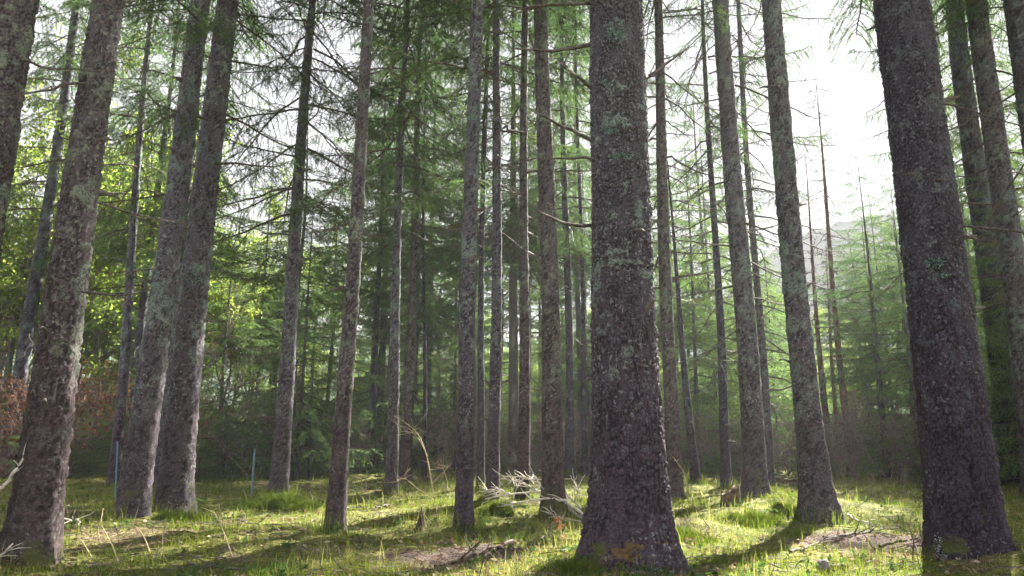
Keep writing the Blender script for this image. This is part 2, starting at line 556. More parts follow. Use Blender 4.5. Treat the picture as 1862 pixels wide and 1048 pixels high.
# ------------------------------------------------------------------ the spruces that can be told apart (pixels of the photograph: foot, axis higher up, two widths)
TREES = [
    # label, foot x,y, upper x,y, (y,w), (y,w), bark, height, crown base, dead branches (z0,z1,n), boughs (z0,z1,n)
    dict(k='t1', lab="thick spruce trunk with sunlit greenish lichen, outermost beside the broad lichen-patched leaning trunk", b=(-158, 1040), u=(14, 0), w=((700, 118), (0, 112)), bark='bark_brown', H=23, cb=13, dead=(2.6, 5, 6), bough=(8, 13, 10)),
    dict(k='t2', lab="broad leaning spruce trunk with yellow-green lichen patches and pale sunlit flank", b=(52, 1030), u=(198, 0), w=((774, 76), (0, 54)), bark='bark_brown', H=22, cb=13, dead=(2.0, 5, 7), bough=(8, 13, 10)),
    dict(k='t3', lab="leaning spruce, slimmer of the close pair by the blue stake, bark with horizontal ridges", b=(238, 952), u=(363, 0), w=((724, 49), (0, 30)), bark='bark_grey', H=23, cb=12, dead=(2.5, 7, 8), bough=(7, 12, 10)),
    dict(k='t4', lab="stout leaning spruce, thicker of the close pair, with long bare drooping branches", b=(312, 942), u=(414, 0), w=((774, 56), (0, 38)), bark='bark_grey', H=24, cb=11, dead=(2.5, 8, 16), bough=(4.6, 11, 20)),
    dict(k='t4b', lab="narrow spruce standing just behind the close leaning pair, seen between their trunks", b=(287, 885), u=(353, 250), w=((650, 17), (250, 14)), bark='bark_grey', H=23, cb=12, dead=(4, 9, 8), bough=(8, 12, 10)),
    dict(k='t5', lab="slender lichen-dotted spruce rising behind the rusty-leaved shrubs", b=(12, 868), u=(142, 0), w=((650, 24), (0, 14)), bark='bark_dark', H=23, cb=12, dead=(3, 10, 20), bough=(7, 12, 16)),
    dict(k='t6', lab="slender spruce behind the blue stake, twin to a darker one", b=(206, 884), u=(277, 0), w=((600, 17), (0, 9)), bark='bark_grey', H=22, cb=12, dead=(3, 10, 14), bough=(6, 13, 22)),
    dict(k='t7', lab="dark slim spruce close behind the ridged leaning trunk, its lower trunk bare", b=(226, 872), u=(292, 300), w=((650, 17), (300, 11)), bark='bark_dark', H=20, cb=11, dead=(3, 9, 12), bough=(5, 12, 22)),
    dict(k='t8', lab="pale grey spruce with finely ridged bark and a mossy hump at its foot", b=(505, 912), u=(569, 0), w=((674, 29), (0, 15)), bark='bark_grey', H=23, cb=13, dead=(4, 11, 22), bough=(4.8, 12, 30)),
    dict(k='t9', lab="straight spruce with a bright sunlit edge and a sprig of leaves at its foot", b=(609, 974), u=(670, 0), w=((724, 31), (0, 20)), bark='bark_brown', H=21, cb=13, dead=(3, 8, 8), bough=(8, 13, 8)),
    dict(k='t10', lab="thin spruce with upswept dead limbs low on its lichen-flecked trunk", b=(710, 908), u=(740, 0), w=((800, 22), (0, 9)), bark='bark_grey', H=23, cb=11, dead=(5, 9, 8), bough=(6.5, 14, 40)),
    dict(k='t11', lab="dark brown spruce close behind the thin lichen-flecked one", b=(737, 874), u=(762, 180), w=((724, 21), (180, 11)), bark='bark_brown', H=22, cb=12, dead=(5, 9, 8), bough=(7, 16, 34)),
    dict(k='t12', lab="pole-thin dark spruce next to the dark brown one", b=(771, 866), u=(772, 350), w=((724, 8), (350, 6)), bark='bark_dark', H=15, cb=9, dead=(3, 8, 12), bough=(6, 11, 18)),
    dict(k='t13', lab="spruce with blotched lichen bark and yellow-mossed foot, by the bare earth patch", b=(843, 968), u=(867, 0), w=((724, 31), (0, 24)), bark='bark_grey', H=22, cb=13, dead=(4, 8, 6), bough=(8, 13, 8)),
    dict(k='t14', lab="slim shaded spruce half hidden behind the blotched lichen trunk", b=(873, 900), u=(884, 100), w=((724, 14), (100, 8)), bark='bark_dark', H=22, cb=12, dead=(5, 10, 10), bough=(8, 14, 22)),
    dict(k='t15', lab="spruce rising behind the broken end of the bleached fallen branch, thin sunlit edge", b=(896, 922), u=(905, 0), w=((724, 23), (0, 13)), bark='bark_grey', H=23, cb=12, dead=(4, 10, 14), bough=(7, 14, 22)),
    dict(k='t16', lab="smooth brown spruce behind the middle of the bleached fallen branch", b=(951, 908), u=(957, 0), w=((800, 23), (0, 12)), bark='bark_brown', H=23, cb=13, dead=(4, 11, 14), bough=(9, 14, 16)),
    dict(k='t17', lab="spruce with brilliant sunlit edge directly behind the tangle of bleached twigs", b=(1006, 942), u=(985, 0), w=((724, 38), (0, 26)), bark='bark_brown', H=22, cb=13, dead=(3, 8, 8), bough=(8, 13, 8)),
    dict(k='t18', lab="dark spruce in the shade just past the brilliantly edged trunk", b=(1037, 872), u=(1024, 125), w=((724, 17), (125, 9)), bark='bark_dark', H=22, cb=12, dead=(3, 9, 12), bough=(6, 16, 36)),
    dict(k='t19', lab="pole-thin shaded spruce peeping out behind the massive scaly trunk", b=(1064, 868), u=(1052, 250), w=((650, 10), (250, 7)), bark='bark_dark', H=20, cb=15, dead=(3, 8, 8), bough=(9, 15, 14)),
    dict(k='t20', lab="massive spruce trunk with scaly plated bark and orange lichen on its mossy foot", b=(1150, 1036), u=(1116, 0), w=((600, 120), (0, 98)), bark='bark_big', H=25, cb=14, dead=None, bough=(9, 14, 10)),
    dict(k='t21', lab="straight spruce next to the massive trunk, its foot bulging slightly", b=(1228, 906), u=(1194, 0), w=((700, 27), (0, 16)), bark='bark_brown', H=24, cb=15, dead=(4, 13, 34), bough=(7.5, 15, 12)),
    dict(k='t22', lab="thin dark spruce leaning away from the massive trunk, with splayed root foot", b=(1266, 882), u=(1232, 524), w=((724, 14), (524, 9)), bark='bark_dark', H=11, cb=None, dead=(3, 8, 10), bough=(6, 10.5, 10)),
    dict(k='t23', lab="slim mottled spruce behind the small cut stump", b=(1321, 890), u=(1279, 0), w=((724, 17), (0, 7)), bark='bark_dark', H=22, cb=15, dead=(2.5, 15, 44), bough=(7.5, 15, 12)),
    dict(k='t24', lab="stout lichen-grey spruce with many short dead twigs, beside the small cut stump", b=(1376, 904), u=(1312, 0), w=((724, 40), (0, 29)), bark='bark_grey', H=24, cb=15, dead=(2.5, 14, 26), bough=None),
    dict(k='t25', lab="slim spruce tucked behind the stout lichen-grey one, covered in fine dead twigs", b=(1402, 890), u=(1341, 0), w=((724, 15), (0, 11)), bark='bark_grey', H=23, cb=15, dead=(2, 15, 60), bough=(7.5, 15, 12)),
    dict(k='t26', lab="spruce with green lichen and wide flared roots, alone in the sunny grass", b=(1488, 956), u=(1402, 0), w=((824, 48), (0, 35)), bark='bark_grey', H=22, cb=15, dead=(3, 8, 8), bough=None),
    dict(k='t27', lab="slender reddish dead spruce, stoutest of the three dry poles", b=(1511, 866), u=(1464, 300), w=((724, 14), (300, 9)), bark='bark_red', H=11, cb=None, dead=(3, 10.7, 34), bough=None),
    dict(k='t28', lab="orange-barked dead spruce pole between two reddish ones", b=(1528, 864), u=(1501, 450), w=((750, 9), (450, 6)), bark='bark_orange', H=8.2, cb=None, dead=(3.5, 8, 14), bough=None),
    dict(k='t29', lab="tall dead spruce snag with bare drooping twigs and a needle-thin top against the sky", b=(1549, 870), u=(1482, 155), w=((724, 13), (250, 5)), bark='bark_red', H=12.9, cb=None, dead=(4, 12.6, 50), bough=None),
    dict(k='t30', lab="grey spruce trunk among dense young green spruces past the dead poles", b=(1614, 870), u=(1585, 560), w=((724, 15), (560, 13)), bark='bark_grey', H=9.5, cb=3.0, dead=(2, 6, 8), bough=None),
    dict(k='t31', lab="slim grey spruce seen just beside the huge shaded trunk", b=(1672, 866), u=(1646, 600), w=((724, 13), (600, 11)), bark='bark_grey', H=9.5, cb=3.0, dead=(2, 6, 8), bough=None),
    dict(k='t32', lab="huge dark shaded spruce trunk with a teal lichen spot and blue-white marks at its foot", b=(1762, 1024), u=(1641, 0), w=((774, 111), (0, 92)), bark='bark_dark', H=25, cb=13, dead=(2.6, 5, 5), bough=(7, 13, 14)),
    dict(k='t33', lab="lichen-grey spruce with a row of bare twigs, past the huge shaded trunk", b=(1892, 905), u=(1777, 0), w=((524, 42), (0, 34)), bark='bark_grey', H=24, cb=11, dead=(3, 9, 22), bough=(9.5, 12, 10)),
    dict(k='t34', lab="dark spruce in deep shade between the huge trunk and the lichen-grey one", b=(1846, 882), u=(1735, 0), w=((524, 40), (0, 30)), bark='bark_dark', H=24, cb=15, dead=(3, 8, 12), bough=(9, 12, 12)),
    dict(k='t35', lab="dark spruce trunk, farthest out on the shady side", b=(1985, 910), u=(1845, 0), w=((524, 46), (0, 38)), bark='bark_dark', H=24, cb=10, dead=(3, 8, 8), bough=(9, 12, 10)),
    dict(k='t36', lab="thin bluish-grey spruce showing beside the huge shaded trunk's flank", b=(1826, 872), u=(1793, 524), w=((724, 15), (524, 13)), bark='bark_grey', H=20, cb=9, dead=(3, 8, 8), bough=(5, 10, 20)),
]
for T in TREES:
    P0 = on_ground(*T['b'])
    T['P'] = P0
    P1 = at_depth(T['u'][0], T['u'][1], P0[1])
    ax = P1 - P0
    T['ax'] = ax / ax[2]                       # per metre of height
    rs = []
    for (yy, ww) in T['w']:
        lo, hi = -1.0, 60.0
        for _ in range(40):
            mid = (lo + hi) / 2
            if project(P0 + T['ax'] * mid)[1] > yy:
                lo = mid
            else:
                hi = mid
        Q = P0 + T['ax'] * lo
        rs.append((lo, ww / 2 / F_PX * project(Q)[2]))
    (za, ra), (zb, rb) = rs
    T['za'], T['ra'] = za, ra
    T['tap'] = max((ra - rb) / (zb - za), 0.0035)
    T['zvis'] = 0
    lo, hi = 0.0, 60.0
    for _ in range(40):
        mid = (lo + hi) / 2
        if project(P0 + T['ax'] * mid)[1] > -25:
            lo = mid
        else:
            hi = mid
    T['zvis'] = lo
    T['depth'] = project(P0)[2]
    T['r0'] = ra + T['tap'] * za
    MOUNDS.append((P0[0], P0[1], 0.35 + 2.0 * T['r0'], 0.015 + 0.05 * T['r0']))

# mossy humps of the ground: (foot pixel, radius, height)
HUMPS = [((500, 925), 0.75, 0.16), ((1372, 945), 0.55, 0.17), ((1245, 968), 0.5, 0.14), ((1010, 1036), 0.6, 0.07),
         ((1850, 1030), 0.9, 0.07), ((150, 940), 1.2, 0.12), ((905, 925), 0.4, 0.12), ((660, 905), 0.9, 0.12), ((1560, 930), 0.8, 0.10)]
for (bp, rr, hh) in HUMPS:
    P = on_ground(*bp)
    MOUNDS.append((P[0], P[1], rr, hh))



def litter_mask(x, y):
    return sstep(0.58, 0.70, vnoise(x * 0.75 + 17, y * 0.75 + 17, 41) * 0.55 + vnoise(x * 2.4 + 17, y * 2.4 + 17, 42) * 0.45)


EARTH = [(on_ground(835, 1020), 0.75, 0.42), (on_ground(1610, 985), 1.3, 0.5), (on_ground(870, 1000), 0.6, 0.3)]


def earth_mask(x, y):
    e = np.zeros(np.shape(x))
    for P, rx, ry in EARTH:
        d = ((x - P[0]) / rx) ** 2 + ((y - P[1]) / ry) ** 2
        e = np.maximum(e, 1 - sstep(0.45, 1.25, d + 0.7 * (vnoise(x * 5, y * 5, 3) - 0.5)))
    return e


th = np.concatenate([np.linspace(-48, 48, 300), np.linspace(50, 310, 66)]) * math.pi / 180
rad = np.concatenate([np.linspace(0.4, 5, 14), 5.3 * np.exp(np.linspace(0, math.log(30 / 5.3), 170)), 31 * np.exp(np.linspace(0, math.log(330 / 31), 36))])
TH, RD = np.meshgrid(th, rad)
GX, GY = RD * np.sin(TH), RD * np.cos(TH)
GZ = ground_z(GX, GY)
GZ = GZ + (0.05 * (vnoise(GX * 4, GY * 4, 8) - 0.5) + 0.03 * (vnoise(GX * 11, GY * 11, 9) - 0.5)) * (RD < 40)
nt_, nr_ = len(th), len(rad)
idx = np.arange(nt_ * nr_).reshape(nr_, nt_)
nx = np.roll(idx, -1, axis=1)
quads = np.stack([idx[:-1], nx[:-1], nx[1:], idx[1:]], -1).reshape(-1, 4)[:, ::-1]
cen = nt_ * nr_
gv = np.concatenate([np.stack([GX, GY, GZ], -1).reshape(-1, 3), [[0, 0, float(ground_z(np.array(0.0), np.array(0.0)))]]])
ctri = np.stack([np.full(nt_, cen), nx[0], idx[0]], -1)
em = np.concatenate([earth_mask(GX, GY).ravel(), [0]])
ground = obj("ground", mesh_np("ground", gv, tris=ctri, quads=quads, mats=[M['ground']], attrs={"earth": em, "litter": np.concatenate([litter_mask(GX, GY).ravel(), [0]])}))
tag(ground, "mossy forest floor with grass, needle litter and bare earth patches", kind="structure")

# ------------------------------------------------------------------ wooded mountain slope seen through the gap
azs = np.radians(np.linspace(-75, 75, 220))
vs = np.linspace(0, 1, 40)
AZ, V = np.meshgrid(azs, vs)
ridge = 0.19 + 0.19 * np.exp(-((np.degrees(AZ) - 26) / 9) ** 2) + 0.05 * vnoise(np.degrees(AZ) / 7 + 50, AZ * 0, 21) + 0.025 * vnoise(np.degrees(AZ) / 1.7 + 50, AZ * 0, 22)
R = 120 + 55 * V
HZ = 120 * ridge * V ** 0.9 + 2.2 * (vnoise(np.degrees(AZ) * 1.6 + 90, V * 26, 23) - 0.5) * (V > 0.05)
hv = np.stack([R * np.sin(AZ), R * np.cos(AZ), HZ - 0.2], -1).reshape(-1, 3)
na, nv = len(azs), len(vs)
ii = np.arange(na * nv).reshape(nv, na)
hq = np.stack([ii[:-1, :-1], ii[:-1, 1:], ii[1:, 1:], ii[1:, :-1]], -1).reshape(-1, 4)
mountain = obj("mountain", mesh_np("mountain", hv, quads=hq, mats=[M['slope']]))
tag(mountain, "hazy wooded mountain slope behind the trees", kind="structure")


# ------------------------------------------------------------------ trunks with modelled bark
def trunk_mesh(T, seed):
    H = T['H']
    r_of = lambda z: np.maximum(T['r0'] - T['tap'] * z, 0.0)
    px = T['depth'] / 709.0
    near = T['k'] in ('t20', 't32')
    dz = max(0.009, px * (1.15 if near else 2.2))
    zv = min(T['zvis'], H)
    rows_lo = np.arange(-0.35, zv, dz)
    rows_hi = np.linspace(zv, H, 14)[1:] if H > zv + 0.5 else np.array([])
    z = np.concatenate([rows_lo, rows_hi])
    rr = r_of(z)
    # smooth approach to a thin top
    tipr = 0.02 + 0.10 * (H - z) / H * T['r0']
    rr = np.maximum(rr, tipr)
    rr = np.minimum(rr, 0.008 + (H - z) * (0.028 if H > 14 else 0.011))
    nseg = int(np.clip(2 * math.pi * T['r0'] / dz, 14, 240))
    th = np.arange(nseg) * 2 * math.pi / nseg
    Z, TT = np.meshgrid(z, th, indexing='ij')
    RR = np.repeat(rr[:, None], nseg, 1)
    # flared foot with root lobes
    rs = np.random.default_rng(seed)
    ph = rs.uniform(0, 6.28, 4)
    fl = {'t20': 0.34, 't26': 0.42}.get(T['k'], 0.26)
    fw = {'t20': 0.25, 't26': 0.36, 't32': 0.12, 't2': 0.10}.get(T['k'], 0.06)
    lob = 1 + 0.45 * np.cos(3 * TT + ph[0]) + 0.38 * np.cos(5 * TT + ph[1]) + 0.2 * np.cos(8 * TT + ph[2])
    zc = np.maximum(Z, -0.25)
    RR = RR * (1 + fl * np.exp(-zc / 0.28) * lob + fw * np.exp(-zc / 0.75) * (1 + 0.12 * np.cos(7 * TT + ph[3])))
    RR = RR * (1 + 0.03 * (vnoise(TT / 6.2832 * 4, Z * 0.9, seed, wrap=4) - 0.5) * 2)
    # bark plates
    cw = 0.031 if near else max(0.032, px * 2.2) * rs.uniform(0.85, 1.5)
    nu = max(5, int(2 * math.pi * T['r0'] / cw))
    stretch = 1.75 if near else rs.uniform(0.9, 2.3)
    wu = max(2, nu // 3)
    wob = 1.5 * (vnoise(TT / 6.2832 * wu, Z / cw * 0.16, seed + 3, wrap=wu) - 0.5) + 0.7 * (vnoise(TT / 6.2832 * nu, Z / cw * 0.5, seed + 6, wrap=nu) - 0.5)
    U = TT / (2 * math.pi) * nu + wob
    zs = np.where(Z < 2.2, Z * 0.55, 2.2 * 0.55 + (Z - 2.2) * 1.0)
    Vv = zs / (cw * stretch) * 1.15 + (vnoise(TT / 6.2832 * nu, Z / cw * 0.4, seed + 4, wrap=nu) - 0.5) * 1.3
    f1, f2, idv = worley(U, Vv, seed + 5, wrap=nu)
    edge = f2 - f1
    g1, g2, idw = worley(U * 2.0, Vv * 2.3 + 7, seed + 25, wrap=nu * 2)
    soft = vnoise(TT / 6.2832 * nu * 0.5, Z / cw * 0.22, seed + 16, wrap=max(2, nu // 2))
    ridge = 1 - np.abs(2 * vnoise(U, zs / cw * 0.14, seed + 17, wrap=nu) - 1)
    plate_h = sstep(0.02, 0.45, edge) * (0.30 + 0.75 * idv) * (0.35 + 0.9 * soft) + 0.35 * sstep(0.0, 0.5, g2 - g1) * idw + 0.45 * ridge * sstep(3.5, 0.3, Z)
    idv = np.clip(0.65 * idv + 0.45 * idw - 0.05, 0, 1)
    amp = (0.024 if near else 0.020) * min(1.0, T['r0'] / 0.2)
    # lichen cushions
    nl = max(4, int(2 * math.pi * T['r0'] / 0.16))
    lz = (vnoise(TT / 6.2832 * nl, Z * 6.0, seed + 8, wrap=nl) * 0.45 + vnoise(TT / 6.2832 * nl * 3, Z * 19, seed + 9, wrap=nl * 3) * 0.35
          + vnoise(TT / 6.2832 * nl * 7, Z * 44, seed + 10, wrap=nl * 7) * 0.20)
    hgt = sstep(0.6, 3.0, Z)
    la = {'t2': 0.05, 't1': 0.05, 't26': 0.06, 't9': 0.03, 't13': 0.03, 't20': -0.05, 't32': -0.03}.get(T['k'], 0.0)
    lich = sstep(0.63 - 0.03 * hgt - la, 0.68 - la, lz) * (0.15 + 0.85 * hgt)
    if T['k'] in ('t32',):
        lich *= 0.55
    RR = RR + amp * (plate_h - 1.0) + (lich - 0.2) * 0.010
    crack = (1 - sstep(0.03, 0.30, edge)) * (0.35 + 0.65 * sstep(0.25, 0.6, soft))
    crack = np.maximum(crack, 0.7 * (1 - sstep(0.0, 0.35, ridge)) * sstep(3.0, 0.5, Z))
    mossn = vnoise(TT / 6.2832 * 8, Z * 5, seed + 11, wrap=8)
    moss = sstep(0.52, 0.75, mossn + 0.35 * (vnoise(TT / 6.2832 * 40, Z * 26, seed + 12, wrap=40) - 0.5) - 0.9 * (Z - 0.05)) * 0.85
    attrs = {"plate": idv, "crack": crack, "lichen": lich, "moss": moss}
    if T['bark'] == 'bark_big':
        on = vnoise(TT / 6.2832 * 14, Z * 8, seed + 13, wrap=14) * 0.4 + vnoise(TT / 6.2832 * 90, Z * 52, seed + 14, wrap=90) * 0.35 + vnoise(TT / 6.2832 * 190, Z * 100, seed + 15, wrap=190) * 0.25
        attrs["orange"] = sstep(0.72, 0.86, on - 1.1 * np.abs(Z - 0.22) + 0.16 * np.cos(TT + math.pi / 2 + 0.2)) * 0.85
    # gentle sweep of the stem
    sw = T.get('sweep', 0.03) * np.sin(Z * 0.45 + ph[2]) * np.clip(Z / 3, 0, 1) * (np.clip(T['depth'] / 10, 0.5, 1.4))
    X = T['ax'][0] * Z + RR * np.cos(TT) + sw
    Y = T['ax'][1] * Z + RR * np.sin(TT)
    n = len(z)
    v = np.stack([X, Y, Z], -1).reshape(-1, 3)
    i = np.arange(n * nseg).reshape(n, nseg)
    j = np.roll(i, -1, 1)
    q = np.stack([i[:-1], j[:-1], j[1:], i[1:]], -1).reshape(-1, 4)
    cap = len(v)
    v = np.concatenate([v, [[T['ax'][0] * H, T['ax'][1] * H, H + 0.15]]])
    ct = np.stack([i[-1], j[-1], np.full(nseg, cap)], -1)
    attrs = {k: np.concatenate([a.ravel(), [0]]) for k, a in attrs.items()}
    return mesh_np("trunk", v, tris=ct, quads=q, mats=[M[T['bark']]], attrs=attrs)


def axis_at(T, z):
    return np.array([T['ax'][0] * z, T['ax'][1] * z, z])


def r_at(T, z):
    return max(T['r0'] - T['tap'] * z, 0.02)


# ------------------------------------------------------------------ boughs and dead branches
def shoot_needles(g, pts, dens, nl, nw, m, rng, spread=0.75):
    pts = np.asarray(pts)
    seg = np.diff(pts, axis=0)
    ln = np.linalg.norm(seg, axis=1)
    tot = ln.sum()
    n = int(tot * dens)
    if n < 1:
        return
    s = rng.uniform(0, tot, n)
    cs = np.concatenate([[0], np.cumsum(ln)])
    k = np.clip(np.searchsorted(cs, s) - 1, 0, len(ln) - 1)
    f = ((s - cs[k]) / ln[k])[:, None]
    base = pts[k] + seg[k] * f
    d = seg[k] / ln[k][:, None]
    r = rng.normal(size=(n, 3))
    r -= d * (r * d).sum(1, keepdims=True)
    r /= np.linalg.norm(r, axis=1, keepdims=True) + 1e-9
    dirs = d * (1 - spread * 0.4) + r * spread + np.array([0, 0, 0.10])
    g.blades(base, dirs, nl * rng.uniform(0.7, 1.2, n), nw, m, rng)


def make_bough(seed, L=2.2, live=1.0, droop=0.55, upturn=0.35, dens=210, nl=0.030, nw=0.0060, hang=0.55, sub=True, sides=4, lite=False):
    """one spruce bough growing along +X from the origin"""
    rng = np.random.default_rng(seed)
    g = Geo()
    n = 12
    t = np.linspace(0, 1, n)
    wob = np.cumsum(rng.normal(0, 0.016, n)) * L
    P = np.stack([L * t * (1 - 0.06 * t), wob * 0.6, L * (-droop * t ** 1.4 * 0.55 + upturn * t ** 3 * 0.6) + np.cumsum(rng.normal(0, .006, n))], 1)
    P[0] = 0
    g.tube(P, 0.017 * (1 - t) ** 0.8 * (L / 2.2) + 0.004, 0, sides)
    nb = int(26 * L / 2.2)
    for i in range(nb):
        tt = 0.16 + 0.84 * (i + rng.uniform(0, 0.7)) / nb
        side = 1 if i % 2 else -1
        p0 = np.array([np.interp(tt, t, P[:, k]) for k in range(3)])
        k = min(int(tt * (n - 1)), n - 2)
        d = P[k + 1] - P[k]
        d /= np.linalg.norm(d)
        ln = (0.20 + 0.55 * (1 - tt) ** 0.7 * min(1, tt * 3.2)) * rng.uniform(0.6, 1.15) * (L / 2.2) ** 0.6
        o = d * rng.uniform(0.45, 0.8) + np.array([0, side * rng.uniform(0.6, 1.0), 0]) + np.array([0, 0, rng.uniform(-0.25, 0.12)])
        o /= np.linalg.norm(o)
        ns = 5
        s = np.linspace(0, 1, ns)
        Q = p0 + o * ln * s[:, None] + np.array([0, 0, -1]) * (hang * ln * s ** 2 * rng.uniform(0.5, 1.3))[:, None]
        if lite:
            g.tube(Q[::2], (0.0055 * (1 - s) + 0.003)[::2], 0, 3)
        else:
            g.tube(Q, 0.0045 * (1 - s) + 0.0018, 0, 3)
        alive = rng.random() < live
        if alive:
            shoot_needles(g, Q[1:] if tt < .4 else Q, dens, nl, nw, 1, rng)
        if sub:
            for q in range(int(3 + ln * 9)):
                f = rng.uniform(0.2, 1.0)
                b0 = np.array([np.interp(f, s, Q[:, c]) for c in range(3)])
                sl = rng.uniform(0.07, 0.20) * (0.6 + ln)
                dd = o * rng.uniform(0.2, 0.8) + rng.normal(0, 0.45, 3) + np.array([0, 0, -rng.uniform(0.2, 1.4) * hang])
                dd /= np.linalg.norm(dd)
                S = np.stack([b0, b0 + dd * sl * 0.55, b0 + dd * sl + np.array([0, 0, -0.15 * sl])])
                if lite:
                    g.blades(S[:1], (S[2] - S[0])[None], sl, 0.007, 0, rng)
                else:
                    g.tube(S, np.array([0.0022, 0.0016, 0.001]), 0, 3)
                if alive and rng.random() < 0.9:
                    shoot_needles(g, S, dens, nl, nw, 1, rng)
    if live > 0.3:
        shoot_needles(g, P[int(n * .55):], dens * 1.2, nl, nw, 1, rng)
    return g


BOUGH = [make_bough(100 + i, 2.2, 0.95, rnd.uniform(0.35, 0.9), rnd.uniform(0.2, 0.5), hang=rnd.uniform(0.4, 0.9)).mesh("bough", [M['bough_wood'], M['needle']]) for i in range(7)]
THIN = [make_bough(200 + i, 2.3, 0.78, rnd.uniform(0.5, 1.1), rnd.uniform(0.2, 0.6), dens=190, hang=rnd.uniform(0.5, 1.0)).mesh("bough", [M['bough_wood'], M['needle']]) for i in range(5)]


def make_dead(seed, L=1.5, twigs=9, droop=0.4):
    rng = np.random.default_rng(seed)
    g = Geo()
    n = 9
    t = np.linspace(0, 1, n)
    P = np.stack([L * t, np.cumsum(rng.normal(0, 0.03, n)) * L * 0.7, -droop * L * t ** 1.5 * 0.8 + 0.25 * L * t ** 3 + np.cumsum(rng.normal(0, 0.012, n)) * L], 1)
    P[0] = 0
    g.tube(P, 0.016 * (1 - t) ** 0.9 * (L / 1.5) + 0.0055, 0, 4)
    for i in range(twigs):
        tt = rng.uniform(0.15, 1.0)
        p0 = np.array([np.interp(tt, t, P[:, k]) for k in range(3)])
        ln = rng.uniform(0.12, 0.55) * (1.15 - tt) * L / 1.5 + 0.06
        d = np.array([rng.uniform(0.3, 1), rng.choice([-1, 1]) * rng.uniform(0.3, 1.0), rng.uniform(-0.9, 0.25)])
        d /= np.linalg.norm(d)
        s = np.linspace(0, 1, 4)
        Q = p0 + d * ln * s[:, None] + np.stack([np.zeros(4), np.zeros(4), -0.25 * ln * s ** 2], 1) + rng.normal(0, 0.012, (4, 3)) * s[:, None]
        g.tube(Q, 0.0052 * (1 - s) + 0.0028, 0, 3)
        for q in range(rng.integers(0, 4)):
            f = rng.uniform(0.3, 1)
            b0 = np.array([np.interp(f, s, Q[:, c]) for c in range(3)])
            dd = d + rng.normal(0, 0.6, 3)
            dd /= np.linalg.norm(dd)
            g.tube(np.stack([b0, b0 + dd * ln * 0.35]), np.array([0.0035, 0.002]), 0, 3)
    return g


DEAD = [make_dead(300 + i, 1.5, 14, rnd.uniform(0.1, 0.9)).mesh("dead_branch", [M['twig']]) for i in range(8)]


STUB = []
for i in range(3):
    rq = np.random.default_rng(900 + i)
    g = Geo()
    t = np.linspace(0, 1, 6)
    P = np.stack([t * 0.13, np.cumsum(rq.normal(0, .006, 6)), 0.02 * np.sin(t * 3) + np.cumsum(rq.normal(0, .006, 6))], 1)
    g.tube(P, np.array([0.030, 0.018, 0.012, 0.010, 0.009, 0.004]), 0, 6)
    g.tube(np.stack([P[3], P[3] + np.array([0.03, 0.04 * (i - 1), 0.03])]), np.array([0.004, 0.002]), 0, 3)
    STUB.append(g.mesh("branch_stub", [M['twig']], True))


# whole crowns (upper crowns above the branches one can tell apart, and the trees farther back)
def make_crown(seed, H=12.0, R=2.3, per=4.2, n=62, L0=0.45, power=0.8, dens=62, nl=0.055, nw=0.011, droop=(0.3, 0.9), mats=('bough_wood', 'needle'), base_taper=0.0, stem_r=0.0):
    rng = np.random.default_rng(seed)
    protos = [make_bough(seed * 31 + i, 2.2, 0.95, rng.uniform(*droop), rng.uniform(0.2, 0.45), dens=dens, nl=nl, nw=nw, hang=rng.uniform(0.4, 0.9), sub=True, sides=3, lite=True).arrays() for i in range(3)]
    V, Tt, Mm, off = [], [], [], 0
    a = rng.uniform(0, 6)
    for i in range(n):
        f = (i + rng.uniform(0, 1)) / n
        f = f ** 1.15
        z = f * H * 0.985
        a += 2.4 + rng.normal(0, 0.35)
        ln = (R * (1 - f) ** power * (1 - base_taper * max(0, 0.25 - f) * 4) + L0 * (1 - f * 0.6)) * rng.uniform(0.65, 1.2)
        s = ln / 2.2
        v, t, m = protos[rng.integers(3)]
        pitch = rng.normal(0, 0.10) + 0.45 * max(0, f - 0.55)
        ca, sa, cp, sp = math.cos(a), math.sin(a), math.cos(pitch), math.sin(pitch)
        w = v * s
        x = w[:, 0] * cp - w[:, 2] * sp
        zz = w[:, 0] * sp + w[:, 2] * cp
        V.append(np.stack([x * ca - w[:, 1] * sa, x * sa + w[:, 1] * ca, zz + z], 1))
        Tt.append(t + off)
        Mm.append(m)
        off += len(v)
    return mesh_np("crown", np.concatenate(V), tris=np.concatenate(Tt), mats=[M[k] for k in mats], midx=np.concatenate(Mm), smooth=False)


CROWN = [make_crown(11 + i, 12.0, 2.3, n=66, dens=46, nl=0.062, nw=0.017) for i in range(3)]
YOUNG = [make_crown(41 + i, 8.0, 1.75, n=84, dens=48, nl=0.055, nw=0.013, mats=('bough_wood', 'needle_light'), droop=(0.1, 0.6), power=0.85) for i in range(3)]


def place_branch(parent, T, name, me, z, az, s, pitch=0.0, roll=0.0):
    p = axis_at(T, z)
    r = r_at(T, z) * 0.8
    p = p + np.array([math.cos(az) * r, math.sin(az) * r, 0])
    return obj(name, me, parent, p, (roll, pitch, az), s)


